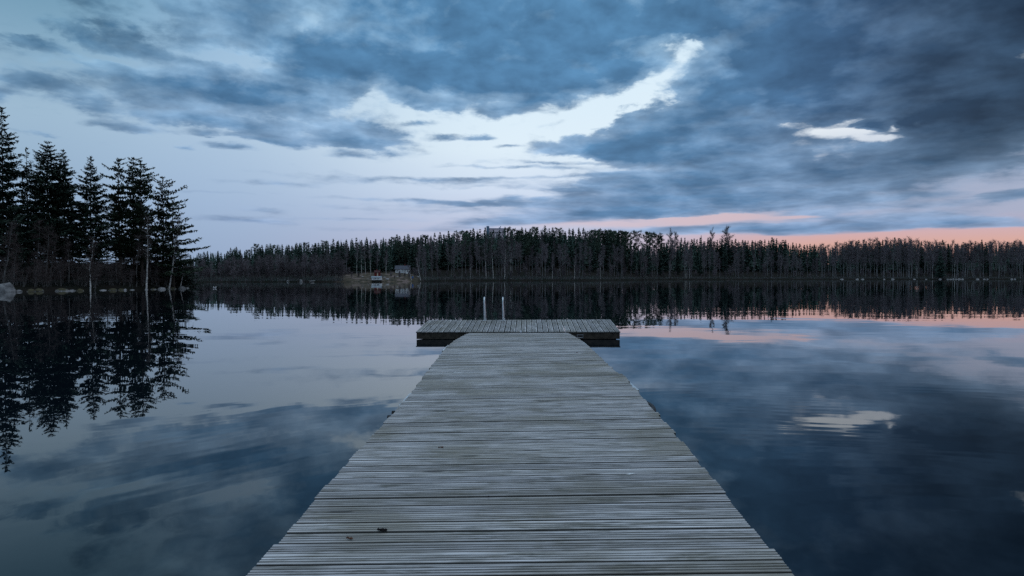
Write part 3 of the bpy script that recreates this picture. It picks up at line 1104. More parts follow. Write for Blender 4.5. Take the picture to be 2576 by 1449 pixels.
def height_to(px, pytop, loc):
    return at(px, pytop, loc.y).z - loc.z


G1 = 'conifers on the left headland'
# --- tall trees of the left headland, each its own shape
SPEC = [
    # px, top y, Y, kind, R, crown base fraction, label
    (6, 263, 72, 'spruce', 3.9, .10, 'tallest ragged dark spruce at the very left edge, above the big pale boulder', dict(step=.55, droop=.30, tipup=.22, wob=.45, fill=.92, clump=.42, dens=.22)),
    (72, 366, 74, 'spruce', 2.6, .22, 'thin ragged spruce right of the tallest one, its top a narrow crooked spike', dict(step=.62, droop=.28, tipup=.2, wob=.5, fill=.75, clump=.36)),
    (122, 352, 75, 'column', 2.5, .25, 'dense blunt-topped dark conifer, second highest on the left headland', dict(step=.40, droop=.12, tipup=.15, wob=.3, clump=.38, dens=.22)),
    (163, 372, 77, 'spruce', 2.8, .20, 'pointed spruce close against the right side of the dense blunt conifer', dict(step=.46, droop=.22, tipup=.2, wob=.4, fill=.9, clump=.38, dens=.22)),
    (230, 389, 78, 'spruce', 3.6, .20, 'broad layered spruce standing alone between two gaps on the left headland', dict(step=.48, droop=.10, tipup=.22, wob=.35, clump=.38, dens=.22)),
    (304, 396, 80, 'blunt', 1.45, .22, 'leftmost of the three joined blunt pine tops on the left headland', dict(step=.60, droop=.02, tipup=.14, wob=.8, clump=.42, nb=6, dens=.24, fill=.85)),
    (336, 394, 83, 'blunt', 1.45, .20, 'middle of the three joined blunt pine tops on the left headland', dict(step=.60, droop=.02, tipup=.14, wob=.8, clump=.42, nb=6, dens=.24, fill=.85)),
    (359, 400, 81, 'blunt', 1.6, .20, 'right one of the three joined blunt pine tops on the left headland', dict(step=.60, droop=.02, tipup=.14, wob=.8, clump=.42, nb=6, dens=.24, fill=.85, skew=.2)),
    (411, 443, 84, 'blunt', 2.1, .22, 'bushy pine near the tip of the headland, just left of the sloping layered one', dict(step=.74, droop=.0, tipup=.12, wob=.6, clump=.42, nb=6, dens=.24, fill=.9, skew=.2)),
    (437, 500, 83, 'layer', 3.3, .20, 'last conifer at the headland tip, its long layered boughs sloping down to the right', dict(step=.80, droop=.02, tipup=.10, wob=.30, clump=.40, skew=.30)),
]
for i, (px, ty, Y, kind, R, cbf, lab, kw) in enumerate(SPEC):
    loc = place(px, Y)
    H = height_to(px, ty, loc)
    if kind == 'blunt' or kind == 'layer':
        T, C = conifer(H, H * cbf, R, 40 + i, prof=kind, trunk_r=.19, **kw)
        tree_thing('pine_tree', T, C, M['bark'], M['leafB'], loc, lab, 'pine tree', G1)
    else:
        T, C = conifer(H, H * cbf, R, 20 + i, prof=kind, **kw)
        tree_thing('spruce_tree', T, C, M['bark'], M['leafA'], loc, lab, 'spruce tree', G1)

# --- second rank on the headland: shared shapes, darker and lower, with gaps of sky
def proto(T, C, mt, mc, name):
    return (T.mesh(name + '_trunk', [mt], True), C.mesh(name + '_crown', [mc]))


def put_proto(name, pr, loc, sc, rz, label, cat, group):
    e = empty(name, loc, rz)
    a = bpy.data.objects.new('trunk', pr[0]); a.parent = e; a.scale = sc
    b = bpy.data.objects.new('crown', pr[1]); b.parent = e; b.scale = sc
    COL.objects.link(a); COL.objects.link(b)
    tag(e, label, cat, group)
    return e


rp = random.Random(5)
PS = []
for k in range(4):
    T, C = conifer(10.0, 0.25, 1.9, 300 + k, step=.5, nb=6, droop=.2, tipup=.2, clump=.36, fill=.8, wob=.4, trunk_r=.12)
    PS.append(proto(T, C, M['bark'], M['leafA'], 'headland_spruce'))
SEC = [(-60, 60, 'behind the tallest ragged spruce at the left edge'), (60, 145, 'behind the thin crooked spruce and the blunt conifer'), (145, 250, 'behind the broad layered spruce'),
       (250, 400, 'behind the three joined pine tops'), (400, 480, 'behind the pines at the headland tip')]


def sec(px, table):
    for a, b, t in table:
        if a <= px < b:
            return t
    return table[-1][2]


fillers = [(-40, 420, 82), (-15, 380, 86), (25, 450, 88), (60, 440, 84), (95, 480, 90), (140, 500, 88), (182, 480, 86),
           (200, 590, 88), (248, 560, 92), (300, 560, 90), (330, 530, 90), (375, 520, 92), (392, 560, 86), (425, 570, 90), (448, 610, 92), (466, 625, 95), (480, 640, 100),
           (30, 580, 79), (75, 610, 80), (118, 610, 80), (160, 620, 81), (235, 625, 82), (345, 630, 84), (395, 640, 86)] + [(-30 + 13.5 * q, 650 + 18 * ((q * 7) % 5) / 5, 86 + (q % 3) * 4) for q in range(38)]
for i, (px, ty, Y) in enumerate(fillers):
    loc = place(px, Y)
    H = height_to(px, ty, loc)
    s = H / 10.0
    w = max(0.75, min(1.25, s ** .5)) * rp.uniform(.85, 1.15) * (1.25 if ty >= 650 else 1.0)
    put_proto('spruce_tree', PS[i % 4], loc, (w, w, s), rp.uniform(0, 6), ('low' if ty > 580 else 'slim') + ' dark spruce standing ' + sec(px, SEC), 'spruce tree', 'darker spruces in the second rank of the left headland')

# --- bare birches of the headland
BSP = [
    # base px, base y(approx), top px, top y, Y, label
    (368, 722, 378, 545, 79, dict(r0=.115, kinks=.012, spread=.13, twigs=500), 'forked white birch trunk in front of the dark pines right of the three joined tops'),
    (424, 716, 452, 548, 82, dict(r0=.10, kinks=.008, spread=.12, twigs=420), 'slender white birch leaning right under the sloping layered conifer'),
    (452, 714, 468, 640, 84, dict(r0=.06, kinks=.012, spread=.14, twigs=200), 'short thin pair-like birch at the very tip of the headland'),
    (227, 731, 231, 600, 73.5, dict(r0=.08, kinks=.016, spread=.16, twigs=420), 'white-stemmed crooked birch at the water below the broad layered spruce'),
    (8, 722, 32, 560, 69, dict(r0=.10, kinks=.012, spread=.2, twigs=420), 'grey bare birch curving right above the big boulder'),
    (33, 722, 36, 590, 69.5, dict(r0=.07, kinks=.016, spread=.18, twigs=320), 'thin wavy grey birch right of the big boulder'),
    (90, 728, 98, 560, 72, dict(r0=.07, kinks=.01, spread=.2, twigs=420), 'pale slim birch below the thin crooked spruce'),
    (116, 728, 119, 570, 72, dict(r0=.07, kinks=.008, spread=.18, twigs=420), 'straight grey birch stem below the blunt conifer'),
    (128, 728, 138, 590, 72.5, dict(r0=.06, kinks=.014, spread=.2, twigs=300), 'slightly leaning grey birch right of the straight stem below the blunt conifer'),
    (175, 728, 173, 600, 74, dict(r0=.06, kinks=.01, spread=.16, twigs=300), 'dim grey birch below the pointed spruce'),
    (294, 726, 282, 500, 80, dict(r0=.10, kinks=.008, spread=.13, twigs=700), 'tall bare birch seen against the sky in the gap left of the three pine tops'),
    (270, 725, 268, 520, 86, dict(r0=.08, kinks=.01, spread=.15, twigs=600), 'thin bare birch right beside the broad layered spruce in the sky gap'),
    (343, 724, 350, 590, 79, dict(r0=.06, kinks=.012, spread=.16, twigs=300), 'dim leaning birch in front of the three joined pines'),
    (238, 729, 246, 660, 73.8, dict(r0=.04, kinks=.012, spread=.2, twigs=200), 'small multi-twigged birch sapling beside the white crooked birch'),
]
for i, (bpx, bpy_, tpx, tpy, Y, kw, lab) in enumerate(BSP):
    loc = place(bpx, Y)
    top = at(tpx, tpy, Y)
    H = top.z - loc.z
    lean = ((top.x - loc.x) / H, 0.0)
    white = i in (0, 1, 2, 3)
    T, C = bare_tree(H, 500 + i, lean=lean, tw=.011, tl=.9, low=.35, **kw)
    tree_thing('birch_tree', T, C, M['birch'] if white else M['grey_bark'], M['twig'], loc, lab, 'birch tree', 'bare birches along the left headland shore', crown='twigs')

# --- shore shrubs on the headland
SHP = []
for k in range(4):
    T, C = bare_tree(2.6, 700 + k, r0=.025, twigs=420, tw=.008, tl=.7, kinks=.02, spread=.30, stems=5, low=.12)
    SHP.append(proto(T, C, M['grey_bark'], M['twig'], 'bare_shrub'))
shr = random.Random(9)
for i in range(44):
    px = -20 + i * 11.4 + shr.uniform(-5, 5)
    Y = shore_r(px) + shr.uniform(.8, 6.0)
    s = shr.uniform(.6, 1.35)
    landmark = ('beside the big boulder' if px < 60 else 'below the blunt conifer' if px < 150 else 'below the broad layered spruce' if px < 260 else 'in front of the three joined pines' if px < 400 else 'at the headland tip')
    size = 'low' if s < .85 else 'tall' if s > 1.15 else 'mid-height'
    put_proto('bare_shrub', SHP[i % 4], place(px, Y), (s * 1.1, s * 1.1, s), shr.uniform(0, 6), size + ' leafless grey shrub on the shore ' + landmark, 'shrub', 'leafless shrubs along the left headland shore')

# --- boulders
def boulder(px, py_base, rx, hgt, Y, label, moss, seed, mat='rock', group=None, name='boulder', cat='boulder', depth=1.0):
    r = random.Random(seed)
    m = MB()
    s = Y / F
    a, h = rx * s, hgt * s
    rows = []
    nl, ns = 9, 16
    ph = r.uniform(0, 50)
    for i in range(nl + 1):
        th = pi * i / nl
        row = []
        for k in range(ns):
            f = 2 * pi * k / ns
            d = Vector((sin(th) * cos(f), sin(th) * sin(f), cos(th)))
            q_ = 1 + .30 * mnoise.noise(d * 1.3 + Vector((ph, 0, 0))) + .10 * mnoise.noise(d * 3.7 + Vector((0, ph, 0)))
            row.append((d.x * a * q_, d.y * a * q_ * depth, d.z * h * q_ * (1.0 if d.z > 0 else .5)))
        rows.append(row)
    m.grid(rows, closed=True)
    o = m.build(name, M[mat], smooth=True)
    x = (px - 1288) / F * Y
    o.location = (x, Y, max(-.03, gz(x, Y) if Y > 205 else min(gz(x, Y), 0.6)))
    at_ = o.data.attributes.new('moss', 'FLOAT', 'POINT')
    at_.data.foreach_set('value', [moss * (0.4 + 0.6 * max(0, v[2] / h)) for v in m.v])
    return tag(o, label, cat, group)


GB = 'boulders along the left headland waterline'
boulder(14, 735, 26, 23, 66.5, 'huge pale granite boulder at the left edge with brown moss on its left side', .35, 1, group=GB, depth=.8)
BL = [(47, 8, 6, .2, 'dark small boulder touching the huge pale one on its right'),
      (77, 9, 7, .9, 'mossy boulder left of the pair below the thin crooked spruce'),
      (97, 11, 8, .8, 'mossy boulder with white flecks below the gap left of the blunt conifer'),
      (156, 16, 8, .7, 'long low mossy boulder with a pale rim below the pointed spruce'),
      (181, 8, 4, .1, 'small pale boulder right of the long mossy one'),
      (202, 9, 6, .9, 'greenish mossy boulder between the small pale boulder and the white crooked birch'),
      (259, 8, 3, .0, 'flat pale stone in the water right of the white crooked birch'),
      (283, 10, 6, .8, 'mossy boulder below the sky gap left of the pines'),
      (306, 9, 5, .8, 'low mossy boulder below the three joined pines'),
      (315, 4, 4, .0, 'tiny bright stone below the three joined pines'),
      (333, 6, 3, .2, 'dark flat stone left of the forked white birch'),
      (368, 4, 4, .0, 'tiny pale stone at the foot of the forked white birch'),
      (386, 8, 4, .6, 'brown mossy stone just left of the bright egg-shaped one'),
      (407, 9, 6, .0, 'bright egg-shaped stone between the two white birches'),
      (430, 12, 6, .8, 'brown mossy stone below the leaning white birch'),
      (457, 9, 7, .2, 'grey boulder at the tip of the headland, nearer the water'),
      (471, 5, 3, .1, 'last flat grey stone at the very end of the headland')]
for i, (px, rx, hg, mo, lab) in enumerate(BL):
    Y = shore_r(px) + (-.9 if i % 2 else -.3)
    boulder(px, 0, rx, hg, Y, lab, mo, 10 + i, 'palerock' if mo == 0 else 'rock', GB)
boulder(464, 0, 10, 8, 93, 'rounded grey boulder up on the bank behind the headland tip', .0, 60, 'rock', GB)

# ---------------------------------------------------------------- far shore buildings
def gable(m, x0, x1, y0, y1, z0, z1, over=.25, mi=0, th=.1):
    """gable roof with ridge along x"""
    ym = (y0 + y1) / 2
    for (ya, yb) in ((y0 - over, ym), (y1 + over, ym)):
        sl = (z1 - z0) / abs(ym - (y0 if ya < ym else y1))
        za = z0 - sl * over
        P = [(x0 - over, ya, za), (x1 + over, ya, za), (x1 + over, yb, z1), (x0 - over, yb, z1)]
        Q = [(x, y_, z + th) for x, y_, z in P]
        m.face(P, mi); m.face(Q[::-1], mi)
        for a in range(4):
            b = (a + 1) % 4
            m.face([P[a], P[b], Q[b], Q[a]], mi)


def house_walls(x0, x1, y0, y1, z0, z1, zr, mi=0):
    m = MB()
    ym = (y0 + y1) / 2
    m.face([(x0, y0, z0), (x1, y0, z0), (x1, y0, z1), (x0, y0, z1)])
    m.face([(x0, y1, z0), (x1, y1, z0), (x1, y1, z1), (x0, y1, z1)])
    for x in (x0, x1):
        m.face([(x, y0, z0), (x, y1, z0), (x, y1, z1), (x, ym, zr), (x, y0, z1)])
    return m


def window(parent, xc, w, z0, z1, y, frame, pane):
    f = MB()
    t = .06
    f.box(xc - w / 2 - t, xc - w / 2, y - .05, y + .02, z0 - t, z1 + t)
    f.box(xc + w / 2, xc + w / 2 + t, y - .05, y + .02, z0 - t, z1 + t)
    f.box(xc - w / 2, xc + w / 2, y - .05, y + .02, z1, z1 + t)
    f.box(xc - w / 2, xc + w / 2, y - .05, y + .02, z0 - t, z0)
    f.box(xc - .02, xc + .02, y - .045, y + .015, z0, z1)
    fo = f.build('window', frame, parent)
    g = MB()
    g.box(xc - w / 2, xc + w / 2, y - .02, y - .004, z0, z1)
    g.build('pane', pane, fo)
    return fo


# white boathouse on the water
Yb = 211.0
k = Yb / F
bh = empty('boathouse', ((946 - 1288) * k, Yb, 0))
tag(bh, 'small white boathouse with a grey roof standing at the water on the far shore', 'boathouse')
hw = 11.4 * k
house_walls(-hw, hw, 0, 2.6, .58, 1.38, 1.68).build('wall', M['white'], bh)
m = MB(); gable(m, -hw, hw, 0, 2.6, 1.38, 1.70, .22, th=.06); m.build('roof', M['greyroof'], bh)
m = MB(); m.box(-hw + .1, hw - .05, -.5, 2.7, .44, .57); m.build('landing', M['dark_wood'], bh)
for xx in (-hw + .3, -.2, hw - .3):
    m = MB(); m.tube([(xx, -.35, -.8), (xx, -.35, .44)], [.07, .07], 6); m.build('post', M['dark_wood'], bh)
m = MB(); m.box(-hw + .15, hw - .1, -.30, -.1, .03, .42); m.build('skirt_board', M['dark_wood'], bh)
for xx in (-.62, -.20, .38, .78):
    window(bh, xx, .26, .84, 1.20, -.004, M['white'], M['window'])
for xx in (-hw + .45, .12, hw - .03):
    m = MB(); m.box(xx - .03, xx + .03, -.07, -.012, .58, 1.34); m.build('trim_board', M['white'], bh)

# red hut behind it
Yr = 226.0
k = Yr / F
g0 = gz((948 - 1288) * k, Yr)
rh = empty('red_hut', ((948 - 1288) * k, Yr, g0))
tag(rh, 'dark red hut with a beige door just behind the white boathouse', 'hut')
w2 = 6.2 * k
house_walls(-w2, w2, 0, 2.2, -.3, 1.3, 1.85).build('wall', M['red'], rh)
m = MB(); gable(m, -w2, w2, 0, 2.2, 1.3, 1.9, .2); m.build('roof', simple('dark red roof', (.05, .015, .015), .8), rh)
m = MB(); m.box(.05, .45, -.05, -.004, .0, 1.15); m.build('door', M['beige'], rh)
m = MB(); m.box(-.35, -.1, .9, 1.2, 1.6, 2.35); m.build('chimney', M['red'], rh)

# pale villa up the clearing
Yv = 245.0
k = Yv / F
vx = (1011.5 - 1288) * k
g0 = gz(vx, Yv)
g0 += .35
vi = empty('villa', (vx, Yv, g0))
tag(vi, 'pale villa with a dark roof on the slope above and right of the boathouse', 'house')
hw = 17.0 * k
house_walls(-hw, hw, 0, 3.6, -.6, 1.25, 2.35).build('wall', M['white'], vi)
m = MB(); gable(m, -hw, hw, 0, 3.6, 1.25, 2.4, .3); m.build('roof', M['darkroof'], vi)
for xx in (-2.15, -1.65, -1.1, 0.1, .75, 1.4, 2.0):
    window(vi, xx, .28, .15, .95, -.004, M['white'], M['window'])
m = MB(); m.box(-1.0, 0.6, -1.3, -.01, -.35, -.2)
for xx in (-.95, -.55, -.15, .25, .55):
    m.box(xx - .03, xx + .03, -1.3, -1.22, -.2, .35)
m.box(-1.0, .6, -1.3, -1.22, .351, .42)
m.build('porch', M['greyroof'], vi)
m = MB(); m.box(.6, .95, 1.6, 2.0, 2.1, 2.9); m.build('chimney', M['red'], vi)

# building on the hilltop behind the trees
Yh = 345.0
k = Yh / F
hx = (1252 - 1288) * k
g0 = gz(hx, Yh) - .5
hb_ = empty('hilltop_building', (hx, Yh, g0))
tag(hb_, 'flat pinkish building with a dark square tower, its top just showing over the forest', 'building')
ztop = at(1252, 574.0, Yh).z - g0
ztw = at(1227, 569.0, Yh).z - g0
m = MB(); m.box((1230 - 1252) * k, (1272 - 1252) * k, 0, 9, 0, ztop - .35); m.build('wall', M['brickwall'], hb_)
m = MB(); m.box((1229.6 - 1252) * k, (1272.4 - 1252) * k, -.2, 9.2, ztop - .35, ztop); m.build('roof', simple('pale roof edge', (.5, .5, .62), .7), hb_)
m = MB(); m.box((1224 - 1252) * k, (1230.4 - 1252) * k, -1.0, 4, 0, ztw); m.build('tower', M['tower'], hb_)
m = MB(); m.box((1254.5 - 1252) * k, (1258.6 - 1252) * k, 2, 4, ztop, ztop + .55); m.build('roof_hut', M['tower'], hb_)
m = MB(); m.tube([((1258.9 - 1252) * k, 3, ztop + .0), ((1258.9 - 1252) * k, 3, ztop + .75)], [.05, .05], 6)
m.tube([((1258.9 - 1252) * k, 3, ztop + .75), ((1258.9 - 1252) * k, 3, ztop + 1.25)], [.22, .22], 8, caps=True); m.build('mast', M['tower'], hb_)
for i in range(9):
    xx = (1234 - 1252 + i * 4.4) * k
    m = MB(); m.box(xx - .28, xx + .28, -.05, -.004, ztop - 2.6, ztop - 1.9); m.build('window', M['window'], hb_)


# boats drawn up on the far shore
def rowboat(L, B, Hh, hull, inner):
    e = MB()
    rows, rows2 = [], []
    n = 10
    for i in range(n + 1):
        s = i / n
        w = B / 2 * (sin(pi * min(1, .18 + s * .82)) ** .6 if s < 1 else 0.02)
        x = -L / 2 + L * s
        sh = Hh * (1 + .45 * s ** 3)
        rows.append([(x, -w, sh), (x, -w * .85, sh * .45), (x, -w * .3, 0.02), (x, w * .3, 0.02), (x, w * .85, sh * .45), (x, w, sh)])
        rows2.append([(x * .97, -w * .9, sh - .01), (x * .97, -w * .7, sh * .5), (x * .97, -w * .2, .08), (x * .97, w * .2, .08), (x * .97, w * .7, sh * .5), (x * .97, w * .9, sh - .01)])
    e.grid(rows)
    e2 = MB(); e2.grid(rows2)
    for r_, r2 in zip(rows, rows2):
        pass
    e2.face(rows2[0])
    g = MB()
    for sd in (0, -1):
        g.tube([Vector(r_[sd]) for r_ in rows], [.035] * len(rows), 5)
    st = MB()
    for s in (.3, .62):
        x = -L / 2 + L * s
        st.box(x - .12, x + .12, -B * .42, B * .42, Hh * .62, Hh * .68)
    return e, e2, g, st


def put_boat(px, Y, L, rz, hm, label, lift=.0):
    e = empty('rowing_boat', ((px - 1288) / F * Y, Y, lift), rz)
    tag(e, label, 'boat', 'boats drawn up on the far shore')
    a, b, g, st = rowboat(L, .42 * L, .17 * L, hm, hm)
    a.build('hull', hm, e); b.build('inside', M['side_wood'], e); g.build('gunwale', M['white'], e); st.build('seat', M['side_wood'], e)


put_boat(724, 203.2, 1.5, 2.0, M['white'], 'small white rowing boat, bow towards the lake, left of the white boathouse', .0)
put_boat(785, 203.8, 1.6, .35, M['dark_wood'], 'dark rowing boat with pale gunwale lying between the white boat and the boathouse')
boulder(757.5, 0, 4.2, 6.5, 204.0, 'round grey-green boulder on the far shore between the white boat and the dark boat', .1, 77)
rk = random.Random(8)
for i, (px_, Y_, r_, lab) in enumerate(((967, 222, 3.2, 'pale rock in the middle of the slope right of the boathouse'), (975, 216, 4.5, 'large pinkish rock at the water right of the boathouse'),
        (1000, 226, 2.4, 'small pale rock below the villa'), (912, 222, 2.6, 'pale rock left of the red hut'), (926, 215, 2.0, 'small rock at the water left of the boathouse'), (1052, 235, 3.0, 'rock right of the blue barrel'))):
    boulder(px_, 0, r_, r_ * .7, Y_, lab, .1, 200 + i, 'palerock', 'rocks on the grassy slope by the boathouse', 'rock', 'rock')
m = MB()
m.tube([(0, 0, 0), (0, 0, .1), (0, 0, .6), (0, 0, .7)], [.24, .29, .29, .22], 12, caps=True)
bo = m.build('barrel', M['blue'], smooth=True)
xb = (1038 - 1288) / F * 236
bo.location = (xb, 229, gz((1038 - 1288) / F * 229, 229))
bo.location.x = (1038 - 1288) / F * 229
tag(bo, 'small bright blue barrel on the slope below the pale villa', 'barrel')

# pale stones along the right far waterline
GS = 'pale stones along the right far waterline'
r = random.Random(3)
ST = [(2118, 4, 'pale flat stones cluster'), (2156, 4, ''), (2170, 3.5, ''), (2224, 2.5, ''), (2246, 4, ''), (2300, 3, ''), (2330, 2.5, ''), (2365, 3.5, ''),
      (2384, 3, ''), (2391, 3, ''), (2398, 2.6, ''), (2405, 3, ''), (2413, 3.4, ''), (2421, 3, ''), (2459, 4, ''), (2476, 3, ''), (2484, 2.4, ''), (2545, 3, ''), (2553, 2.5, '')]
NM = ['pale stone left of the broad dark spruce, first of the row on the right', 'pale stone, left one of a close pair on the right far shore', 'pale stone, right one of a close pair on the right far shore',
      'tiny pale stone alone between the close pair and the largest pale stone', 'largest pale stone on the right far waterline', 'small pale stone midway to the broad dark spruce', 'small dull stone just left of the broad dark spruce',
      'pale stone at the foot of the broad dark spruce', 'first of the tight row of pale stones right of the broad dark spruce', 'second of the tight row of pale stones right of the broad dark spruce',
      'third of the tight row of pale stones right of the broad dark spruce', 'fourth of the tight row of pale stones right of the broad dark spruce', 'fifth of the tight row of pale stones right of the broad dark spruce',
      'last of the tight row of pale stones right of the broad dark spruce', 'pale stone standing alone after the tight row', 'first of two small stones near the right edge', 'second of two small stones near the right edge',
      'left one of the last two stones at the right edge', 'right one of the last two stones at the right edge']
for i, ((px, rx, _), lab) in enumerate(zip(ST, NM)):
    boulder(px, 0, rx, 1.7 + r.random(), shore_r(px) - .6, lab, 0, 100 + i, 'palerock', GS, 'shore_stone', 'stone')

# two white water birds
def bird(px, py, rz, label, sc):
    s, t = ray(px, py)
    Y = -CAM_Z / t
    e = empty('gull', (s * Y, Y, 0), rz)
    e.scale = (sc, sc, sc)
    b = MB()
    rows = []
    n = 10
    prof_ = [(-.22, .01, .12), (-.18, .035, .11), (-.12, .065, .095), (-.04, .085, .085), (.04, .085, .09), (.10, .065, .11), (.135, .045, .15), (.15, .036, .20), (.165, .040, .235), (.19, .036, .245), (.215, .02, .24), (.225, .006, .238)]
    for x, rr, z in prof_:
        rows.append([(x, cos(2 * pi * k_ / n) * rr, z + sin(2 * pi * k_ / n) * rr * .95 - .03) for k_ in range(n)])
    b.grid(rows, closed=True)
    b.face(rows[0][::-1]); b.face(rows[-1])
    b.build('body', M['plume'], e, smooth=True)
    for sd in (-1, 1):
        w = MB()
        w.grid([[(.07, sd * .07, .12), (.0, sd * .085, .13), (-.1, sd * .07, .125), (-.25, sd * .015, .12)], [(.07, sd * .082, .085), (.0, sd * .098, .075), (-.1, sd * .08, .085), (-.25, sd * .02, .11)]])
        w.build('wing', M['plumegrey'], e)
    k_ = MB()
    k_.tube([(.222, 0, .208), (.262, 0, .198)], [.010, .003], 6)
    k_.build('beak', M['beak'], e)
    tag(e, label, 'water bird', 'two white birds resting on the water')


bird(537.2, 725.0, 2.0, 'left one of the two white birds floating off the headland tip', .9)
bird(541.2, 725.0, 1.2, 'right one of the two white birds floating off the headland tip', 1.0)

# ---------------------------------------------------------------- far forest
SKY = [(470, 640), (507, 632), (528, 629), (540, 626), (563, 634), (582, 619), (608, 620), (622, 623), (643, 614), (676, 611), (704, 612), (744, 605), (774, 606), (805, 603), (859, 598), (912, 598), (952, 594),
       (997, 591), (1048, 589), (1086, 586), (1116, 582), (1147, 579), (1170, 576), (1200, 573), (1240, 575), (1278, 572), (1332, 572), (1370, 571), (1422, 573), (1443, 572), (1463, 574), (1501, 575), (1538, 578),
       (1599, 579), (1656, 588), (1670, 603), (1711, 599), (1724, 597), (1763, 598), (1800, 600), (1855, 599), (1876, 602), (1941, 599), (1984, 603), (2018, 613), (2040, 611), (2065, 610), (2085, 613), (2118, 607),
       (2141, 603), (2185, 601), (2222, 599), (2243, 598), (2270, 599), (2295, 599), (2314, 603), (2351, 605), (2381, 604), (2435, 609), (2447, 604), (2474, 604), (2497, 606), (2556, 603), (2600, 605), (2700, 605)]
ZONES = [(400, 580, 'beside the left headland'), (580, 700, 'above the two white birds'), (700, 850, 'left of the white boathouse'), (850, 965, 'behind the white boathouse'),
         (965, 1060, 'around the pale villa'), (1060, 1215, 'between villa and hilltop building'), (1215, 1290, 'below the hilltop building'), (1290, 1400, 'just right of the hilltop building'),
         (1400, 1520, 'left of the open pine stand'), (1520, 1665, 'in the open pine stand'), (1665, 1760, 'right of the open pine stand'), (1760, 1860, 'by the two tall skyline birches'),
         (1860, 1960, 'where the pink sky begins'), (1960, 2080, 'under the dip in the skyline'), (2080, 2200, 'behind the close pair of pale stones'), (2200, 2330, 'left of the broad dark spruce'), (2330, 2450, 'around the broad dark spruce'), (2450, 2760, 'at the right edge of the photo')]


def far_conifer(seed, prof='spruce', R=.115):
    T, C = conifer(10, .8 if prof not in ('pine', 'blunt') else 5.0, R * 10, seed, step=.42, nb=6, droop=.22, tipup=.12, clump=.50, fill=.92, prof=prof, wob=.28, trunk_r=.11, leafw=.5, dens=.42)
    b = len(T.v)
    T.v += C.v
    T.f += [tuple(i + b for i in f) for f in C.f]
    T.mi += [1] * len(C.f)
    return T


def join(T, C):
    b = len(T.v)
    T.v += C.v
    T.f += [tuple(i + b for i in f) for f in C.f]
    T.mi += [1] * len(C.f)
    return T


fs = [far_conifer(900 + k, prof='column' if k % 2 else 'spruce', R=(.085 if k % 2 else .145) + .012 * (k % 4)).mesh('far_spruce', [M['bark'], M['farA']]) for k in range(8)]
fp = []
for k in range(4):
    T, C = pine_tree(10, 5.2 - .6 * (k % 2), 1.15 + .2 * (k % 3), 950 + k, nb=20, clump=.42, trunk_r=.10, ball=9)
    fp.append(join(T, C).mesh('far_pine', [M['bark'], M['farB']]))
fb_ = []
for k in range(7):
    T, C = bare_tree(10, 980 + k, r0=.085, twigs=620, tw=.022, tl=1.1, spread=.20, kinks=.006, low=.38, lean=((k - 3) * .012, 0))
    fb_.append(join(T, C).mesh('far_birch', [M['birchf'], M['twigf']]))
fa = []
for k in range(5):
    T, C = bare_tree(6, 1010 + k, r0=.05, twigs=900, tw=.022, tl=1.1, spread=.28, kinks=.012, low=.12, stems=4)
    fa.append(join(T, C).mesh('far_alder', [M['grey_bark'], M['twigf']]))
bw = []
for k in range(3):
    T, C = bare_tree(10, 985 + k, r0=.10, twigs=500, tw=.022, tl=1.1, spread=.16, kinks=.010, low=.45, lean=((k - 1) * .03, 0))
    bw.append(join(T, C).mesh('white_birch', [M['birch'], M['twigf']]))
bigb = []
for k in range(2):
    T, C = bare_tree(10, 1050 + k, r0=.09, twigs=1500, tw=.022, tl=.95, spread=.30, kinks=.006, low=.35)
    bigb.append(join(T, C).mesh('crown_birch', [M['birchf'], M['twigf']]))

rf = random.Random(77)
cands = {'spruce': [], 'pine': [], 'birch': [], 'alder': []}


def clearing(px, Y):
    return 858 < px < 1062 and Y < (248 if px > 975 else 232)


def add(kind, px, Y, topy, wid=1.0, note=''):
    if clearing(px, Y):
        return
    loc = place(px, Y)
    H = height_to(px, topy, loc)
    if H < 1.0:
        return
    cands[kind].append((px, Y, H, wid, note, loc))


# skyline rank and the ranks below it
px = 476.0
while px < 2625:
    sy = interp(px, SKY)
    base = shore_r(px)
    right_part = sstep(1660, 1760, px)
    u = rf.random()
    pine_zone = 1500 < px < 1662
    if pine_zone:
        if not (1608 < px < 1618 or 1643 < px < 1649 or 1584 < px < 1590):
            add('pine', px, base + rf.uniform(30, 45), sy + rf.uniform(0, 7), 1.0, 'sky')
        px += rf.uniform(7, 11)
        continue
    if px > 2050 and u < .5:
        add('birch', px, base + rf.uniform(25, 55), sy + rf.uniform(-1, 6), .8, 'sky')
    elif u < .2 and 620 < px < 1500:
        add('pine', px, base + rf.uniform(45, 70), sy + rf.uniform(0, 7), 1.0, 'sky')
    else:
        add('spruce', px, base + rf.uniform(40, 70), sy + (rf.uniform(-2, 3) if rf.random() < .4 else rf.uniform(2, 11)), .8 + .35 * rf.random(), 'sky')
    px += rf.uniform(7.5, 14.5) * (1.0 if px < 1700 else .8)
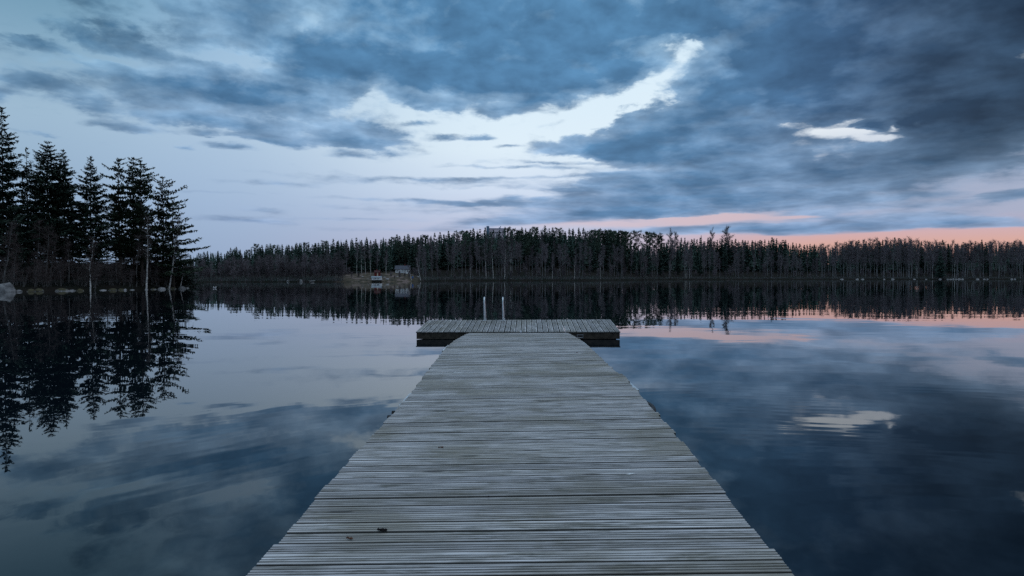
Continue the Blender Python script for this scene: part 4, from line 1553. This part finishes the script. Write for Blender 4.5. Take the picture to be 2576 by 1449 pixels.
for rank, (d0, d1, drop0, drop1, stepx) in enumerate(((28, 42, 8, 26, 13), (14, 26, 28, 52, 15))):
    px = 480.0
    while px < 2620:
        sy = interp(px, SKY)
        base = shore_r(px)
        hgt = (697 + 8) - sy
        u = rf.random()
        if px < 860:
            p_b = .12 if rank == 0 else .6
        elif px < 1660:
            p_b = .12 if rank == 0 else .5
        elif px < 2060:
            p_b = .4 if rank == 0 else .6
        else:
            p_b = .7
        k_ = hgt / 125.0
        ty = sy + rf.uniform(drop0, drop1) * k_
        if 1570 < px < 1655 and rank == 0:
            ty = max(ty, sy + rf.uniform(38, 52))
        if u < p_b:
            add('birch', px, base + rf.uniform(d0, d1), ty, .9, 'mid')
        elif u < p_b + .15 and 1000 < px < 1600:
            add('pine', px, base + rf.uniform(d0, d1), ty, 1.0, 'mid')
        else:
            add('spruce', px, base + rf.uniform(d0, d1), ty, .8 + .4 * rf.random(), 'mid')
        px += min(2.6, .3 + rf.expovariate(1 / .7)) * stepx * (1.0 if px < 2060 else .75)
# trees right behind the shore: birches with pale stems, leafless alders
px = 486.0
while px < 2620:
    sy = interp(px, SKY)
    base = shore_r(px)
    hgt = 705 - sy
    fr = rf.uniform(.42, .72) if px < 2060 else rf.uniform(.70, .98)
    if px < 860:
        if rf.random() < .35:
            add('birch', px, base + rf.uniform(3, 10), 705 - hgt * rf.uniform(.5, .75), .8, 'shore')
    else:
        add('birch', px, base + rf.uniform(1.5, 12), 705 - hgt * fr, .8, 'shore')
    px += min(34, 3 + rf.expovariate(1 / 9.5)) * (1.0 if px < 2060 else .62)
px = 484.0
while px < 2620:
    base = shore_r(px)
    sy = interp(px, SKY)
    hgt = 705 - sy
    fr = rf.uniform(.35, .72) if px < 860 else rf.uniform(.14, .34) if px < 1640 else rf.uniform(.14, .40)
    add('alder', px, base + rf.uniform(1.0, 9), 706 - hgt * fr, 1.0, 'shore')
    px += rf.uniform(9, 17) * (.75 if px < 860 else 1.3)
# named landmarks
for (px_, ty, k_) in ((895, 617, 0), (908, 612, 0), (918, 618, 0), (931, 614, 0), (969, 628, 0)):
    loc = place(px_ + 2, 234.0)
    cands['birch'].append((px_, 234.0, height_to(px_, ty, loc), .8, 'white', loc))
for (px_, ty) in ((1183, 650), (1241, 596), (1269, 600), (1286, 598), (1223, 610), (1390, 640), (1445, 625), (1735, 640), (1726, 630), (1683, 640), (2307, 650), (2346, 640), (2402, 625), (1511, 640)):
    loc = place(px_, shore_r(px_) + 2.0)
    cands['birch'].append((px_, loc.y, height_to(px_, ty, loc), .8, 'bright', loc))
for kind in cands:
    print(kind, len(cands[kind]))

KIND = {'spruce': ('spruce_tree', fs, 10.0, 'dark spruce', 'spruce tree'), 'pine': ('pine_tree', fp, 10.0, 'bushy-topped pine', 'pine tree'),
        'birch': ('birch_tree', fb_, 10.0, 'leafless birch', 'birch tree'), 'alder': ('bare_shrub', fa, 6.0, 'leafless alder thicket', 'shrub')}
GRP = {'sky': 'topping the skyline', 'mid': 'in the middle ranks', 'shore': 'near the waterline', 'white': 'with gleaming white stem', 'bright': 'with bright stem'}
for kind, lst in cands.items():
    nm, meshes, hb0, word, cat = KIND[kind]
    lst.sort(key=lambda c: -(c[2] * F / c[1]) - (1000 if c[4] in ('white', 'bright') else 0) - (20 if c[4] == 'shore' else 0))
    for i, (px_, Y, H, wid, note, loc) in enumerate(lst[:296]):
        s = H / hb0
        w = s * wid
        ap = H * F / Y
        size = 'tall ' if ap > 105 else 'short ' if ap < 62 else ''
        o = linkobj(nm, rf.choice(meshes), None, loc, rf.uniform(0, 6.28), (w, w, s), rf.uniform(-.05, .05) if kind == 'birch' else rf.uniform(-.015, .015))
        if note in ('white', 'bright'):
            o.data = bw[i % 3]
            o.rotation_euler = (0, 0, 0)
        tag(o, size + word + ' ' + GRP[note] + ' ' + sec(px_, ZONES), cat, word + 's ' + GRP[note] + ' ' + sec(px_, ZONES))
    rest = lst[296:]
    cands[kind] = rest

# two tall bare birches against the skyline, and the broad dark spruce
for (px_, ty, i, lab, w) in ((1789.6, 583, 0, 'narrower left one of the two tall bare birches that stand above the skyline', .8), (1828, 574, 1, 'round-crowned bare birch, the tallest thing on the skyline where the pink sky begins', 1.25),
                             (1686.5, 585, 0, 'left one of two slight bare birches rising just right of the open pines', .9), (1699, 587, 1, 'right one of two slight bare birches rising just right of the open pines', .9)):
    loc = place(px_, shore_r(px_) + 42)
    H = height_to(px_, ty, loc)
    tag(linkobj('birch_tree', bigb[i], None, loc, .4 + px_, (H / 10 * w * .75, H / 10 * w * .75, H / 10)), lab, 'birch tree')
loc = place(2365, shore_r(2365) + 2)
H = height_to(2365, 631, loc)
T = far_conifer(1200, R=.25)
o = T.build('spruce_tree', [M['bark'], M['farA']])
o.location = loc
o.scale = (H / 10, H / 10, H / 10)
tag(o, 'broad dark triangular spruce standing alone among pale birches at the right far shore', 'spruce tree')
for (px_, ty) in ((1370.7, 566.5), (1763.6, 591), (1941.7, 596)):
    loc = place(px_, shore_r(px_) + 45)
    H = height_to(px_, ty, loc)
    lab = {1370.7: 'highest pointed spruce tip in the middle of the far forest', 1763.6: 'thin needle-like spruce tip left of the two tall bare birches', 1941.7: 'pointed spruce tip standing out at the start of the pink sky'}[px_]
    w = .35 if px_ == 1763.6 else .9
    tag(linkobj('spruce_tree', fs[3], None, loc, px_, (H / 10 * w, H / 10 * w, H / 10)), lab, 'spruce tree')

SLOPE = [(862, 214, 3), (868, 219, 4), (884, 217, 2), (902, 218, 2), (960, 219, 1.6), (985, 224, 2.2), (1006, 221, 2.6), (1018, 228, 2), (1030, 226, 3.2), (1044, 232, 3.6), (1054, 236, 4), (878, 224, 3), (992, 218, 1.5)]
for i, (px_, Y_, h_) in enumerate(SLOPE):
    loc = place(px_, Y_)
    tag(linkobj('bare_shrub', fa[i % 5], None, loc, i * 1.3, (h_ / 6 * 1.2, h_ / 6 * 1.2, h_ / 6)), ('tall' if h_ > 2.5 else 'low') + ' leafless bush on the grassy slope ' + ('left of the boathouse' if px_ < 935 else 'right of the boathouse' if px_ < 1000 else 'below the villa'), 'shrub', 'leafless bushes on the grassy slope')
for (px_, ty, lab, ln) in ((1035, 668, 'white birch with a curved stem leaning left in front of the villa', -.16), (1058, 650, 'second leaning birch at the water right of the villa', -.14)):
    loc = place(px_, shore_r(px_) + 1.0)
    H = height_to(px_, ty, loc)
    T, C = bare_tree(H, int(px_), r0=.11, twigs=260, tw=.022, tl=.9, spread=.18, lean=(ln, 0), kinks=.012, low=.4)
    tree_thing('birch_tree', T, C, M['birch'], M['twigf'], loc, lab, 'birch tree', crown='twigs')

# the rest of the wood, far back: one mass nobody could count
wm = MB()
rw = random.Random(31)
for kind, rest in cands.items():
    for (px_, Y, H, wid, note, loc) in rest:
        if kind in ('birch', 'alder'):
            T, C = bare_tree(H, rw.randrange(9999), r0=.08, twigs=120, tw=.03, tl=1.4, spread=.2, low=.3)
            for mbx, mi in ((T, 1), (C, 2)):
                b = len(wm.v)
                wm.v += [(v[0] + loc.x, v[1] + loc.y, v[2] + loc.z) for v in mbx.v]
                wm.f += [tuple(i + b for i in f) for f in mbx.f]
                wm.mi += [mi] * len(mbx.f)
px = 470.0


def mini_spruce(x, y, z, H, R):
    z0 = z + H * .08
    k_ = 9
    for t in range(k_):
        f0 = t / k_
        zz = z0 + (H * .92) * f0
        rr = R * (1 - f0) ** .85 * rw.uniform(.8, 1.1) + .06
        for j in range(7):
            a = rw.uniform(0, 2 * pi)
            a2 = a + rw.uniform(.5, .9)
            wm.face([(x, y, zz + H * .16), (x + cos(a) * rr, y + sin(a) * rr, zz - rw.uniform(0, .3)), (x + cos(a2) * rr, y + sin(a2) * rr, zz - rw.uniform(0, .3))], 0)


while px < 2640:
    sy = interp(px, SKY)
    for q_ in range(3):
        Y = shore_r(px) + rw.uniform(48, 85)
        if 1570 < px < 1660:
            ty = sy + rw.uniform(34, 60)
        else:
            ty = sy + rw.uniform(6, 30)
        loc = place(px + rw.uniform(-3, 3), Y)
        H = height_to(px, ty, loc)
        if H > 2:
            mini_spruce(loc.x, loc.y, loc.z, H, H * .12)
    for q_ in range(2):
        Y = shore_r(px) + rw.uniform(46, 60)
        loc = place(px + rw.uniform(-3, 3), Y)
        H = height_to(px, sy + rw.uniform(34, 62), loc)
        if H > 2:
            mini_spruce(loc.x, loc.y, loc.z, H, H * .2)
    px += 5.5
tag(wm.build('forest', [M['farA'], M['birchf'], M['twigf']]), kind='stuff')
bpy.data.objects['forest']['label'] = 'dark mass of the forest depth behind the trees of the far shore'

# undergrowth at the far waterline and dead grass
ug = MB()
px = 478.0
while px < 2640:
    if not 862 < px < 1058:
        for q_ in range(4):
            Y = shore_r(px) + rw.uniform(.4, 5)
            loc = place(px + rw.uniform(-1, 1), Y)
            for j in range(4):
                a = rw.uniform(0, 2 * pi)
                d = Vector((cos(a) * .5, sin(a) * .5, rw.uniform(.6, 1.4)))
                sd = Vector((.03, 0, 0))
                o_ = loc + Vector((rw.uniform(-.6, .6), 0, 0))
                ug.face([o_ - sd, o_ + sd, o_ + d * rw.uniform(.5, 1.3)], j % 2)
    px += 1.6
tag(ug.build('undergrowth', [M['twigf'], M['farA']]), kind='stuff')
bpy.data.objects['undergrowth']['label'] = 'low leafless undergrowth along the far waterline'
